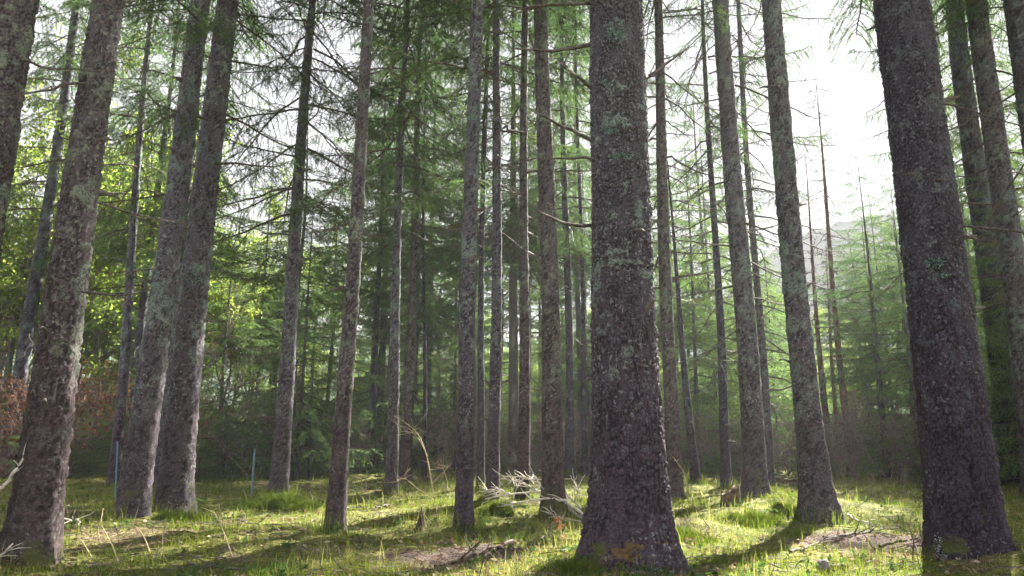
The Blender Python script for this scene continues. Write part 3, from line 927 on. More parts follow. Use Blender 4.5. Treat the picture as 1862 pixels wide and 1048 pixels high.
def build_spruce(T, i, group=None):
    e = thing("spruce_tree", T['P'], T['lab'], "tree", group)
    obj("trunk", trunk_mesh(T, 1000 + i * 37), e)
    q = random.Random(500 + i)
    if T['dead']:
        z0, z1, n = T['dead']
        n = int(n * 1.6)
        a = q.uniform(0, 6)
        for k in range(n):
            z = z0 + (z1 - z0) * (k + q.uniform(0, 1)) / n
            a += 2.4 + q.uniform(-0.5, 0.5)
            s = q.uniform(0.35, 1.15) if T['depth'] > 11.5 else q.uniform(0.12, 0.62)
            if T['cb'] is None and not T['bough']:
                s *= 0.45 + 0.6 * (1 - z / T['H'])
            place_branch(e, T, "dead_branch", DEAD[q.randrange(len(DEAD))], z, a, s, q.uniform(-0.25, 0.3))
    if T['depth'] < 16:
        for k in range(9):
            z = q.uniform(1.0, max(2.0, min(T['zvis'], 8)))
            a = q.uniform(0, 6.28)
            place_branch(e, T, "branch_stub", STUB[k % 3], z, a, q.uniform(0.6, 1.5), q.uniform(-0.5, 0.3))
    if T['bough']:
        z0, z1, n = T['bough']
        n = int(n * 1.3) if T['k'] in ('t5', 't6', 't7', 't8', 't10', 't11', 't12', 't14', 't15', 't16') else n
        a = q.uniform(0, 6)
        for k in range(n):
            f = (k + q.uniform(0, 1)) / n
            z = z0 + (z1 - z0) * f
            a += 2.4 + q.uniform(-0.4, 0.4)
            me = THIN[q.randrange(len(THIN))] if T['k'] in ('t4', 't8', 't21', 't23', 't25') or q.random() < 0.75 - 0.6 * f else BOUGH[q.randrange(len(BOUGH))]
            place_branch(e, T, "bough", me, z, a, q.uniform(0.7, 1.2) * (1.0 if T['cb'] else 0.25 + 0.9 * (1 - z / T['H'])), q.uniform(-0.1, 0.25))
    if T['cb']:
        c = obj("crown", CROWN[i % 3], e, axis_at(T, T['cb']), (0, 0, q.uniform(0, 6)), (T['H'] + 0.4 - T['cb']) / 12.0)
        w = 1.0 if T['H'] > 14 else 0.8
        c.scale = (w, w, (T['H'] + 0.4 - T['cb']) / 12.0)
    return e


TREE_OBJ = {}
for i, T in enumerate(TREES):
    TREE_OBJ[T['k']] = build_spruce(T, i)

# the massive trunk's own dead limbs, each where the photograph shows it
T20 = next(t for t in TREES if t['k'] == 't20')


def limb_between(parent, T, p_in, p_out, seed, fwd=0.0, r=0.016, twigs=4, name="dead_branch"):
    Y = T['P'][1]
    A = at_depth(*p_in, Y) - T['P']
    B = at_depth(*p_out, Y + fwd) - T['P']
    rng = np.random.default_rng(seed)
    n = 9
    t = np.linspace(0, 1, n)
    P = A + (B - A) * t[:, None] + np.stack([np.zeros(n), rng.normal(0, 0.01, n), 0.06 * np.sin(t * 3.1) * rng.uniform(-1, .6) + np.cumsum(rng.normal(0, 0.006, n))], 1)
    g = Geo()
    g.tube(P, r * (1 - t) ** 0.7 + 0.005, 0, 6)
    for k in range(twigs):
        f = rng.uniform(0.3, 1)
        p0 = np.array([np.interp(f, t, P[:, c]) for c in range(3)])
        d = (B - A) / np.linalg.norm(B - A) + rng.normal(0, 0.7, 3)
        d /= np.linalg.norm(d)
        ln = rng.uniform(0.06, 0.22)
        s = np.linspace(0, 1, 3)
        g.tube(p0 + d * ln * s[:, None] + np.array([0, 0, -0.2]) * (ln * s ** 2)[:, None], 0.0035 * (1 - s) + 0.0012, 0, 3)
    return obj(name, g.mesh("dead_branch", [M['twig']], True), parent)


c20 = TREE_OBJ['t20']
limb_between(c20, T20, (1085, 78), (930, 86), 1, -0.2, 0.018, 3)
limb_between(c20, T20, (1085, 262), (962, 198), 2, -0.15, 0.016, 3)
limb_between(c20, T20, (1085, 412), (976, 380), 3, -0.15, 0.015, 3)
limb_between(c20, T20, (1085, 166), (1022, 122), 4, -0.2, 0.014, 12)
limb_between(c20, T20, (1085, 8), (925, 18), 5, -0.2, 0.015, 4)
limb_between(c20, T20, (1085, 288), (1000, 292), 6, 0.2, 0.010, 3)
limb_between(c20, T20, (1110, 32), (1060, -40), 7, -0.45, 0.014, 2)
limb_between(c20, T20, (1180, 140), (1250, 90), 8, 0.3, 0.012, 4)


def pale_limb(k, pts, seed, Y, r=0.011):
    T = next(t for t in TREES if t['k'] == k)
    for j, (a, b) in enumerate(pts):
        o = limb_between(TREE_OBJ[k], T, a, b, seed + j, 0, r, 4, "pale_dead_branch")
        o.location = (0, Y, 0)
        o.data.materials.clear()
        o.data.materials.append(M['bleached'])
        o["label"] = "pale bleached dead twig"


pale_limb('t2', [((48, 880), (80, 832)), ((48, 880), (-20, 905)), ((10, 1000), (66, 978))], 60, -0.25, 0.009)

# lichen tufts and pale marks that stand out on single trunks: small flakes rooted on the bark
from mathutils.bvhtree import BVHTree
M['lichen_teal'] = wood_material("teal_lichen", (0.10, 0.19, 0.165), (0.20, 0.33, 0.28), 30)
M['pale_mark'] = wood_material("pale_resin", (0.30, 0.34, 0.40), (0.62, 0.66, 0.72), 30)


def bark_patch(k, spots, mat, name, label, seed, flake=0.022):
    T = next(t for t in TREES if t['k'] == k)
    root = TREE_OBJ[k]
    tr = next(c for c in root.children if c.name.split('.')[0] == 'trunk')
    nv = len(tr.data.vertices)
    co = np.empty(nv * 3, np.float32)
    tr.data.vertices.foreach_get("co", co)
    bvh = BVHTree.FromPolygons([Vector(v) for v in co.reshape(-1, 3)], [tuple(p.vertices) for p in tr.data.polygons])
    rs = np.random.default_rng(seed)
    for (cx, cy_, wx, wy, n) in spots:
        base, dirs = [], []
        for _ in range(n):
            a, f = rs.uniform(0, 6.283), math.sqrt(rs.random())
            r = ray(cx + math.cos(a) * f * wx / 2, cy_ + math.sin(a) * f * wy / 2)
            o = Vector(CAM_P - T['P'])
            hit, nor, _i, _d = bvh.ray_cast(o, Vector(r).normalized())
            if hit is None:
                continue
            base.append(np.array(hit) + np.array(nor) * 0.003)
            dirs.append(np.array(nor) * 0.6 + rs.normal(0, 0.7, 3) + np.array([0, 0, -0.3]))
        if base:
            g = Geo()
            g.leaves(np.array(base), np.array(dirs), flake * rs.uniform(0.6, 1.3, len(base)), flake * 0.8, 0, rs)
            obj(name, g.mesh(name, [M[mat]]), root)["label"] = label


bark_patch('t32', [(1700, 478, 40, 18, 130), (1716, 500, 26, 8, 40)], 'lichen_teal', "lichen_tuft", "teal lichen tuft", 1)
bark_patch('t32', [(1706, 990, 14, 46, 60), (1716, 1012, 12, 18, 30)], 'pale_mark', "pale_mark", "blue-white crust", 2, 0.014)
bark_patch('t4', [(352, 508, 30, 22, 90)], 'lichen_teal', "lichen_tuft", "teal lichen tuft", 3)
bark_patch('t20', [(1110, 238, 34, 10, 70), (1130, 284, 46, 10, 80), (1122, 62, 40, 30, 110), (1104, 150, 22, 12, 40)], 'lichen_teal', "lichen_tuft", "teal lichen tuft", 4)

# ------------------------------------------------------------------ the wood farther back
def plain_trunk(seed, H=20.0, r0=0.15, bark='bark_dark'):
    z = np.concatenate([np.linspace(-0.3, 1.0, 8), np.linspace(1.3, H, 46)])
    ns = 12
    th = np.arange(ns) * 2 * math.pi / ns
    Z, TT = np.meshgrid(z, th, indexing='ij')
    RR = (r0 * (1 - Z / H * 0.9)) * (1 + 0.4 * np.exp(-np.maximum(Z, 0) / 0.3)) * (1 + 0.12 * (vnoise(TT / 6.2832 * 6, Z * 3, seed, wrap=6) - .5))
    sw = 0.05 * np.sin(Z * 0.5 + seed)
    v = np.stack([RR * np.cos(TT) + sw, RR * np.sin(TT), Z], -1).reshape(-1, 3)
    i = np.arange(len(z) * ns).reshape(len(z), ns)
    j = np.roll(i, -1, 1)
    q = np.stack([i[:-1], j[:-1], j[1:], i[1:]], -1).reshape(-1, 4)
    a = vnoise(TT / 6.2832 * 6, Z * 8, seed + 1, wrap=6).ravel()
    return mesh_np("trunk", v, quads=q, mats=[M[bark]], attrs={"plate": a, "crack": a * 0, "lichen": sstep(.7, .8, a), "moss": a * 0})


PTRUNK = [plain_trunk(71, 22, 0.15, 'bark_dark'), plain_trunk(72, 22, 0.13, 'bark_grey'), plain_trunk(73, 22, 0.16, 'bark_brown')]
YTRUNK = [plain_trunk(74, 8, 0.06, 'bark_dark'), plain_trunk(75, 8, 0.055, 'bark_grey')]

taken = [(t['P'][0], t['P'][1]) for t in TREES]


def free(x, y, d):
    return all((x - a) ** 2 + (y - b) ** 2 > d * d for a, b in taken)


SHORT = {'t2': "the broad leaning lichen-patched trunk", 't4': "the close leaning pair", 't8': "the pale grey spruce", 't9': "the sunlit-edged spruce",
         't10': "the thin lichen-flecked spruce", 't13': "the blotched lichen trunk", 't17': "the brilliantly edged trunk", 't20': "the massive scaly trunk",
         't21': "the bulging-footed spruce", 't24': "the stout lichen-grey spruce", 't26': "the lone flared-root spruce", 't29': "the dead poles",
         't32': "the huge shaded trunk", 't33': "the twig-ringed lichen-grey spruce"}


def behind(x, y):
    px = project((x, y, 0.0))[0]
    k = min(SHORT, key=lambda t: abs(project(next(T for T in TREES if T['k'] == t)['P'])[0] - px))
    return SHORT[k]


def far_spruce(x, y, H, q, label, group, low=0.34, name="spruce_tree"):
    z = float(ground_z(np.array(x), np.array(y)))
    e = thing(name, (x, y, z), label, "tree", group, q.uniform(0, 6.28))
    s = H / 22.0
    obj("trunk", PTRUNK[q.randrange(3)], e, scale=(0.6 + 0.5 * s, 0.6 + 0.5 * s, s))
    cb = H * low
    w = q.uniform(0.85, 1.25)
    obj("crown", CROWN[q.randrange(3)], e, (0, 0, cb), (0, 0, q.uniform(0, 6)), (w, w, (H + 0.3 - cb) / 12.0))
    for k in range(5):
        a = q.uniform(0, 6.28)
        zz = q.uniform(0.12, low) * H
        obj("dead_branch", DEAD[q.randrange(len(DEAD))], e, (math.cos(a) * .08, math.sin(a) * .08, zz), (0, q.uniform(-.2, .3), a), q.uniform(0.5, 1.2))
    return e


q = random.Random(77)
cnt = 0
tries = 0
while cnt < 22 and tries < 4000:
    tries += 1
    d = 26 + 44 * q.random() ** 1.1
    az = math.radians(q.uniform(-43, 46))
    x, y = d * math.sin(az), d * math.cos(az)
    if not free(x, y, 2.3):
        continue
    deg = math.degrees(az)
    H = q.uniform(15, 23)
    if deg <= 7.5 and d > 29:
        H = min(H, q.uniform(9, 13))
    if deg > 7.5 and q.random() < 0.35:
        continue
    if deg < -13:
        if q.random() < 0.6:
            continue
        H = min(H, q.uniform(8, 12))
    if 7.5 < deg < 30.5:
        H = min(H, d * math.tan(math.radians(15.5 if deg > 20 else 19.5)) + 1.0)
        if H < 8:
            continue
    taken.append((x, y))
    far_spruce(x, y, H, q, "%s spruce in the far wood behind %s" % ("tall" if H > 18 else "middling", behind(x, y)), "tall spruces in the wood behind the clearing", q.uniform(0.22, 0.45))
    cnt += 1


cnt = 0
tries = 0
while cnt < 5 and tries < 4000:
    tries += 1
    d = 21 + 7.5 * q.random()
    az = math.radians(q.uniform(-11, 6))
    x, y = d * math.sin(az), d * math.cos(az)
    if not free(x, y, 1.9):
        continue
    taken.append((x, y))
    far_spruce(x, y, q.uniform(17, 24), q, "tall spruce at the edge of the wood behind %s" % behind(x, y), "tall spruces in the wood behind the clearing", q.uniform(0.25, 0.42))
    cnt += 1


for az_, d_, h_ in ((10.5, 33, 20), (13.0, 36, 21), (15.5, 34, 18.5), (17.8, 39, 20), (19.6, 44, 17), (32.0, 30, 19)):
    x, y = d_ * math.sin(math.radians(az_)), d_ * math.cos(math.radians(az_))
    taken.append((x, y))
    far_spruce(x, y, h_, q, "tall spruce in the far wood behind %s" % behind(x, y), "tall spruces in the wood behind the clearing", 0.3)


def young_spruce(x, y, H, q, label, group):
    z = float(ground_z(np.array(x), np.array(y)))
    e = thing("young_spruce", (x, y, z), label, "tree", group, q.uniform(0, 6.28))
    s = H / 8.0
    obj("trunk", YTRUNK[q.randrange(2)], e, scale=s)
    w = s * q.uniform(0.8, 1.15)
    obj("crown", YOUNG[q.randrange(3)], e, (0, 0, 0.06 * H), (0, 0, q.uniform(0, 6)), (w, w, s * 0.95))
    return e


cnt = 0
tries = 0
while cnt < 26 and tries < 4000:
    tries += 1
    d = 20 + 16 * q.random()
    az = math.radians(q.uniform(-40, 40))
    x, y = d * math.sin(az), d * math.cos(az)
    if not free(x, y, 1.2):
        continue
    H = q.uniform(10, 15)
    if az < -0.25:
        H *= 0.75
        if q.random() < 0.7:
            continue
    if az > 0.12 and q.random() < 0.6:
        continue
    if 7.5 < math.degrees(az) < 30.5:
        H = min(H, d * math.tan(math.radians(17)))
    taken.append((x, y))
    far_spruce(x, y, H, q, "pole-thin spruce with a bare lower stem behind %s" % behind(x, y), "thin poles at the edge of the wood", q.uniform(0.5, 0.6))
    cnt += 1

YL, YG = "%s young green spruce in the thicket behind %s", "young spruces in the thicket"


def size_word(h):
    return "small" if h < 6.5 else "half-grown" if h < 9.5 else "tall"


for px_, d_, h_ in ((1640, 19, 7.5), (1600, 23, 9.5), (1290, 24, 12), (1258, 22, 10.5), (560, 20, 8.5), (760, 26, 12), (640, 26, 12), (420, 24, 10),
                    (1440, 30, 8.5), (1062, 26, 12), (940, 28, 11), (690, 22, 7.5), (1565, 28, 8), (1830, 17, 8.5), (1870, 16, 8), (1725, 20, 9), (1770, 23, 10.5), (1805, 25, 11.5), (1855, 22, 11), (1895, 20, 9.5), (480, 27, 12), (830, 25, 9.5), (1395, 27, 9)):
    x = (px_ - 931) / F_PX * d_ * 1.02
    taken.append((x, d_))
    young_spruce(x, d_, h_, q, YL % (size_word(h_), behind(x, d_)), YG)
cnt = 0
tries = 0
while cnt < 90 and tries < 4000:
    tries += 1
    d = 23.0 + 38 * q.random() ** 1.3
    az = math.radians(q.uniform(-42, 44))
    x, y = d * math.sin(az), d * math.cos(az)
    if not free(x, y, 1.5):
        continue
    H = q.uniform(4.5, 12.5)
    if d < 30:
        H = min(H, 8.5)
    if az < -0.30:
        if q.random() < 0.5:
            continue
        H = min(H, 6.5)
    taken.append((x, y))
    young_spruce(x, y, H, q, YL % (size_word(H), behind(x, y)), YG)
    cnt += 1


cnt = 0
while cnt < 60:
    d = 19.5 + 11 * q.random()
    az = math.radians(q.uniform(-39, 40))
    x, y = d * math.sin(az), d * math.cos(az)
    if not free(x, y, 0.8):
        continue
    taken.append((x, y))
    young_spruce(x, y, q.uniform(1.2, 4.2), q, "knee-high to man-high spruce seedling at the clearing edge behind %s" % behind(x, y), "spruce saplings at the clearing edge")
    cnt += 1

# ------------------------------------------------------------------ broadleaved trees and shrubs
def make_broadleaf(seed, H=6.0, spread=0.55, leaves=2600, leaf=0.075, wood='shrub_wood', leafm='leaf_green', stems=1, r0=0.05, bare=0.0, depth=4):
    rng = np.random.default_rng(seed)
    gw, gl = Geo(), Geo()
    tips = []

    def grow(p, d, ln, r, lev):
        n = 5
        pts = [p]
        dd = d.copy()
        for _ in range(n - 1):
            dd = dd + rng.normal(0, 0.13, 3) + np.array([0, 0, 0.05])
            dd /= np.linalg.norm(dd)
            pts.append(pts[-1] + dd * ln / (n - 1))
        pts = np.array(pts)
        gw.tube(pts, np.maximum(np.linspace(r, r * 0.5, n), 0.0045), 0, 5 if lev == 0 else 3)
        if lev >= depth - 2:
            tips.append(pts)
        if lev < depth:
            nb = 7 if lev == 0 else 4
            for k in range(nb):
                f = rng.uniform(0.25 if lev == 0 else 0.3, 1.0)
                b0 = np.array([np.interp(f, np.linspace(0, 1, n), pts[:, c]) for c in range(3)])
                nd = dd + rng.normal(0, spread, 3) + np.array([0, 0, 0.1])
                nd /= np.linalg.norm(nd)
                grow(b0, nd, ln * rng.uniform(0.42, 0.66), r * 0.5, lev + 1)

    for s in range(stems):
        d = np.array([rng.normal(0, 0.10 if stems == 1 else 0.4), rng.normal(0, 0.10 if stems == 1 else 0.4), 1.0])
        d /= np.linalg.norm(d)
        grow(np.array([rng.normal(0, 0.03 * stems), rng.normal(0, 0.03 * stems), -0.1]), d, H * rng.uniform(0.5, 0.62), r0, 0)
    if leaves:
        pts = np.concatenate(tips)
        k = rng.integers(0, len(pts), leaves)
        base = pts[k] + rng.normal(0, leaf * 0.8, (leaves, 3))
        dirs = rng.normal(0, 1, (leaves, 3)) + np.array([0, 0, -0.35])
        gl.leaves(base, dirs, leaf * rng.uniform(0.7, 1.2, leaves), leaf * 0.6, 0, rng)
    wm = gw.mesh("stem", [M[wood]], True)
    lm = gl.mesh("crown", [M[leafm]]) if leaves else None
    return wm, lm


BROAD = [make_broadleaf(600 + i, 9.0, 0.6, 15000, 0.095, leafm='leaf_green', r0=0.09) for i in range(2)]
RUST = [make_broadleaf(620 + i, 3.2, 0.65, 1000, 0.075, leafm='leaf_rust', r0=0.03, stems=2, depth=3) for i in range(2)]
BARE = [make_broadleaf(640 + i, 2.6, 0.6, 90, 0.06, leafm='leaf_rust', r0=0.026, stems=5, depth=3) for i in range(4)]
BIRCHY = make_broadleaf(660, 6.5, 0.7, 500, 0.07, leafm='leaf_rust', r0=0.055, depth=4)


def broad(name, pair, x, y, s, q, label, cat, group=None):
    z = float(ground_z(np.array(x), np.array(y)))
    e = thing(name, (x, y, z), label, cat, group, q.uniform(0, 6.28))
    obj("stem", pair[0], e, scale=s)
    if pair[1]:
        obj("crown", pair[1], e, scale=s)
    return e


for k in range(26):
    az = math.radians(q.uniform(-41, -15) if k < 17 else q.uniform(-40, -22))
    d = q.uniform(26, 46)
    broad("broadleaf_tree", BROAD[k % 2], d * math.sin(az), d * math.cos(az), q.uniform(0.8, 1.6), q,
          "sunlit yellow-green broadleaved tree behind %s" % behind(d * math.sin(az), d * math.cos(az)), "tree", "yellow-green broadleaved trees")
for k in range(22):
    az = math.radians(q.uniform(-17, 19))
    d = q.uniform(40, 60)
    x, y = d * math.sin(az), d * math.cos(az)
    broad("broadleaf_tree", BROAD[k % 2], x, y, q.uniform(0.6, 1.15), q,
          "glowing yellow-green broadleaved tree far back behind %s" % behind(x, y), "tree", "sunlit trees deep in the wood")
for k in range(5):
    az = math.radians(q.uniform(20, 29))
    d = q.uniform(38, 58)
    broad("broadleaf_tree", BROAD[k % 2], d * math.sin(az), d * math.cos(az), q.uniform(0.6, 1.1), q,
          "pale yellow-green broadleaved tree beyond the dry poles", "tree", "pale trees beyond the dry poles")
for (px, dd, s) in ((30, 19.5, 1.0), (-10, 20, 1.0), (75, 20, 1.1), (150, 19, 1.15), (190, 21, 1.2), (240, 23, 1.3), (120, 22, 1.3), (370, 22, 0.9), (5, 21, 1.2), (400, 24, 1.0)):
    x = (px - 931) / F_PX * dd
    broad("rusty_shrub", RUST[q.randrange(2)], x, dd, s, q, "shrub with withered rust-red leaves behind the leaning trunks", "shrub", "rust-leaved shrubs")
broad("small_broadleaf_tree", BIRCHY, (425 - 931) / F_PX * 23.5, 23.5, 1.0, q, "small bare tree with pale fanned twigs and few orange leaves", "tree")

cnt = 0
while cnt < 85:
    d = 20.5 + 14 * q.random() ** 1.4
    az = math.radians(q.uniform(-40, 41))
    x, y = d * math.sin(az), d * math.cos(az)
    if not free(x, y, 0.5):
        continue
    broad("bare_shrub", BARE[q.randrange(4)], x, y, q.uniform(0.45, 1.15), q, "leafless twiggy brown shrub at the clearing edge behind %s" % behind(x, y), "shrub", "bare shrubs at the clearing edge")
    cnt += 1

# ------------------------------------------------------------------ grass and ground cover (nobody could count them)
def grass_object(name, n, rmin, rmax, hmin, hmax, wid, label, seed, mat, az=42, mask=None, clump=0.5):
    rng = np.random.default_rng(seed)
    r = rmin * (rmax / rmin) ** rng.random(n)
    a = np.radians(rng.uniform(-az, az, n))
    x, y = r * np.sin(a), r * np.cos(a)
    if name == "tall_grass":
        near_t = [t for t in TREES if t['depth'] < 16]
        m_ = 420
        for t in near_t:
            aa, rr_ = rng.uniform(0, 6.283, m_), t['r0'] * (1.3 + 1.1 * rng.random(m_) ** 1.5)
            x = np.concatenate([x, t['P'][0] + np.cos(aa) * rr_])
            y = np.concatenate([y, t['P'][1] + np.sin(aa) * rr_])
        n = len(x)
        r = np.hypot(x, y)
    den = vnoise(x * 1.7 + 9, y * 1.7 + 9, seed) * 0.6 + vnoise(x * 5, y * 5, seed + 1) * 0.4
    keep = (den > clump * rng.uniform(0.6, 1.3, n)) & (litter_mask(x, y) * 0.85 < rng.random(n)) & (earth_mask(x, y) < 0.35 + 0.3 * rng.random(n))
    for t in TREES:
        keep &= (x - t['P'][0]) ** 2 + (y - t['P'][1]) ** 2 > (t['r0'] * 1.25) ** 2
    x, y, r, den = x[keep], y[keep], r[keep], den[keep]
    n = len(x)
    z = ground_z(x, y) - 0.02
    h = rng.uniform(hmin, hmax, n) * (0.45 + 1.1 * den) * rng.choice([0.6, 1.0, 1.0, 1.5], n)
    w = wid * (0.7 + 0.6 * rng.random(n)) * np.clip(r / 9, 0.8, 2.4)
    ba = rng.uniform(0, 6.283, n)
    lean = rng.uniform(0.15, 0.9, n) * h
    sx, sy = -np.sin(ba), np.cos(ba)
    dx, dy = np.cos(ba) * lean, np.sin(ba) * lean
    b1 = np.stack([x - sx * w / 2, y - sy * w / 2, z], 1)
    b2 = np.stack([x + sx * w / 2, y + sy * w / 2, z], 1)
    m1 = np.stack([x + dx * .35 - sx * w * .4, y + dy * .35 - sy * w * .4, z + h * .62], 1)
    m2 = np.stack([x + dx * .35 + sx * w * .4, y + dy * .35 + sy * w * .4, z + h * .62], 1)
    tp = np.stack([x + dx, y + dy, z + h * rng.uniform(0.75, 1.0, n)], 1)
    v = np.stack([b1, b2, m1, m2, tp], 1).reshape(-1, 3)
    k = np.arange(n)[:, None] * 5
    qd = k + np.array([[0, 1, 3, 2]])
    tr = k + np.array([[2, 3, 4]])
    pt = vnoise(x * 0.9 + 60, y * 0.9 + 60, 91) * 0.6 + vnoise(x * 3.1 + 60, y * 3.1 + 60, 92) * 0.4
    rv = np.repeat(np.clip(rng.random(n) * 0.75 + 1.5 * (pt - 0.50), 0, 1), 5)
    o = obj(name, mesh_np(name, v, tris=tr, quads=qd, mats=[mat], attrs={"rnd": rv}, smooth=False))
    return tag(o, label, "grass", kind="stuff")


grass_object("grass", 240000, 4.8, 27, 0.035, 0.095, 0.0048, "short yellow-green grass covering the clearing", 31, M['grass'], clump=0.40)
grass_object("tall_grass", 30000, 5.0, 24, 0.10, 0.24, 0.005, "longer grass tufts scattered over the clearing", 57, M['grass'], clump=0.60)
grass_object("moss", 105000, 4.8, 20, 0.015, 0.040, 0.011, "low moss carpet between the grass", 83, M['moss'], clump=0.36)

# small leafy herbs as low rosettes
rng = np.random.default_rng(5)
g = Geo()
nh = 900
rr_ = 5.6 * (22 / 5.6) ** rng.random(nh)
aa_ = np.radians(rng.uniform(-38, 38, nh))
hx, hy = rr_ * np.sin(aa_), rr_ * np.cos(aa_)
kp = vnoise(hx * .9, hy * .9, 77) > 0.55
hx, hy = hx[kp], hy[kp]
hz = ground_z(hx, hy)
for x, y, z in zip(hx, hy, hz):
    k = rng.integers(4, 9)
    d = np.stack([rng.normal(0, 1, k), rng.normal(0, 1, k), rng.uniform(0.2, 1.2, k)], 1)
    base = np.array([x, y, z + 0.03]) + rng.normal(0, 0.035, (k, 3)) * np.array([1, 1, 0.6])
    g.leaves(base, d, rng.uniform(0.04, 0.09, k), rng.uniform(0.025, 0.045, k), 0, rng)
tag(obj("ground_cover", g.mesh("ground_cover", [M['herb']])), "small leafy herbs scattered through the grass", "ground cover", kind="stuff")

# needle litter and tiny sticks on the floor
g = Geo()
for k in range(2600):
    r_ = 5.4 * (19 / 5.4) ** rng.random()
    a_ = math.radians(rng.uniform(-38, 38))
    x, y = r_ * math.sin(a_), r_ * math.cos(a_)
    z = float(ground_z(np.array(x), np.array(y))) + rng.uniform(0.01, 0.05)
    d = np.array([rng.normal(), rng.normal(), rng.normal(0, 0.12)])
    d /= np.linalg.norm(d)
    ln = rng.uniform(0.08, 0.35)
    p = np.array([x, y, z])
    g.tube(np.stack([p, p + d * ln * .5 + rng.normal(0, .012, 3), p + d * ln]), np.array([0.004, 0.0035, 0.002]) * rng.uniform(.7, 1.6), 0, 3)
gl = Geo()
nl_ = 9000
r_ = 5.2 * (22 / 5.2) ** rng.random(nl_)
a_ = np.radians(rng.uniform(-39, 39, nl_))
lx, ly = r_ * np.sin(a_), r_ * np.cos(a_)
kp = (vnoise(lx * 1.1 + 5, ly * 1.1 + 5, 61) + 0.5 * earth_mask(lx, ly)) > 0.46
lx, ly = lx[kp], ly[kp]
base = np.stack([lx, ly, ground_z(lx, ly) + rng.uniform(0.015, 0.06, len(lx))], 1)
d_ = np.stack([rng.normal(0, 1, len(lx)), rng.normal(0, 1, len(lx)), rng.normal(0, 0.35, len(lx))], 1)
gl.leaves(base, d_, rng.uniform(0.03, 0.075, len(lx)), rng.uniform(0.015, 0.04, len(lx)), 0, rng)
tag(obj("leaf_litter", gl.mesh("leaf_litter", [M['litter']])), "withered fallen leaves strewn over the moss", "litter", kind="stuff")
tag(obj("twig_litter", g.mesh("twig_litter", [M['twig']])), "fine dead twig litter strewn over the moss", "litter", kind="stuff")


# ------------------------------------------------------------------ small things on the forest floor
def gz(x, y):
    return float(ground_z(np.array(x), np.array(y)))


def stick(name, a, b, r, label, mat='twig', seed=0, lift=0.03, arch=0.0, twigs=3, cat="branch", group=None):
    """fallen stick lying from pixel a to pixel b"""
    A, B = on_ground(*a), on_ground(*b)
    rng = np.random.default_rng(seed)
    n = 12
    t = np.linspace(0, 1, n)
    P = A + (B - A) * t[:, None]
    L = np.linalg.norm(B - A)
    P[:, :2] += (np.cumsum(rng.normal(0, 0.012, (n, 2)), 0)) * max(L, .5)
    P[:, 2] = [gz(p[0], p[1]) for p in P]
    P[:, 2] += lift + arch * np.sin(t * math.pi) + rng.normal(0, 0.008, n)
    g = Geo()
    O = P[0].copy()
    g.tube(P - O, r * (1 - 0.6 * t), 0, 6)
    for k in range(twigs):
        f = rng.uniform(0.2, 0.95)
        p0 = np.array([np.interp(f, t, P[:, c]) for c in range(3)]) - O
        d = (B - A) / L + rng.normal(0, 0.6, 3) + np.array([0, 0, 0.3])
        d /= np.linalg.norm(d)
        ln = rng.uniform(0.1, 0.35)
        s = np.linspace(0, 1, 4)
        g.tube(p0 + d * ln * s[:, None] + rng.normal(0, .01, (4, 3)) * s[:, None], r * .4 * (1 - .6 * s), 0, 4)
    return tag(obj(name, g.mesh(name, [M[mat]], True), loc=O), label, cat, group)


stick("fallen_branch", (790, 1036), (905, 1002), 0.026, "dark crooked stick lying along the bare earth patch", 'rotten', 1)
stick("fallen_branch", (905, 1004), (985, 968), 0.022, "dark stick in the shadow beside the massive trunk's grass", 'rotten', 2)
stick("fallen_branch", (1535, 948), (1585, 962), 0.018, "pale thin stick by the flared roots in sunny grass", 'bleached', 3, lift=0.05)
stick("fallen_branch", (1500, 985), (1660, 968), 0.020, "long dark branch across the bare ground near the huge shaded trunk", 'twig', 4, twigs=6)
stick("fallen_branch", (1440, 1010), (1530, 975), 0.016, "thin forked dark branch below the flared roots", 'twig', 5, twigs=5)
stick("fallen_branch", (1600, 1000), (1690, 985), 0.020, "short dark branch lying against the huge shaded trunk", 'rotten', 6, twigs=4)
stick("fallen_branch", (340, 1032), (470, 1042), 0.016, "dark twig lying flat in the sunny grass strip", 'twig', 7)
stick("fallen_branch", (120, 950), (165, 975), 0.013, "pale twig lying beside the broad lichen-patched trunk", 'bleached', 8, lift=0.08, arch=0.06)
stick("fallen_branch", (1500, 1040), (1560, 1036), 0.022, "dark stub of wood beside the small dark stone", 'rotten', 9, twigs=1)
stick("fallen_branch", (690, 930), (740, 905), 0.014, "thin dark stick behind the pointed broken stump", 'twig', 10, lift=0.06)
stick("fallen_branch", (425, 955), (465, 968), 0.014, "dark twig in the shade near the grass edge", 'twig', 12, lift=0.06)

# bleached fallen branch with a tangle of twigs beside the massive trunk
A = on_ground(1062, 944)
rngb = np.random.default_rng(91)
Y0 = A[1]
g = Geo()
O = A.copy()


def pp(px, py, dy=0.0):
    return at_depth(px, py, Y0 + dy) - O


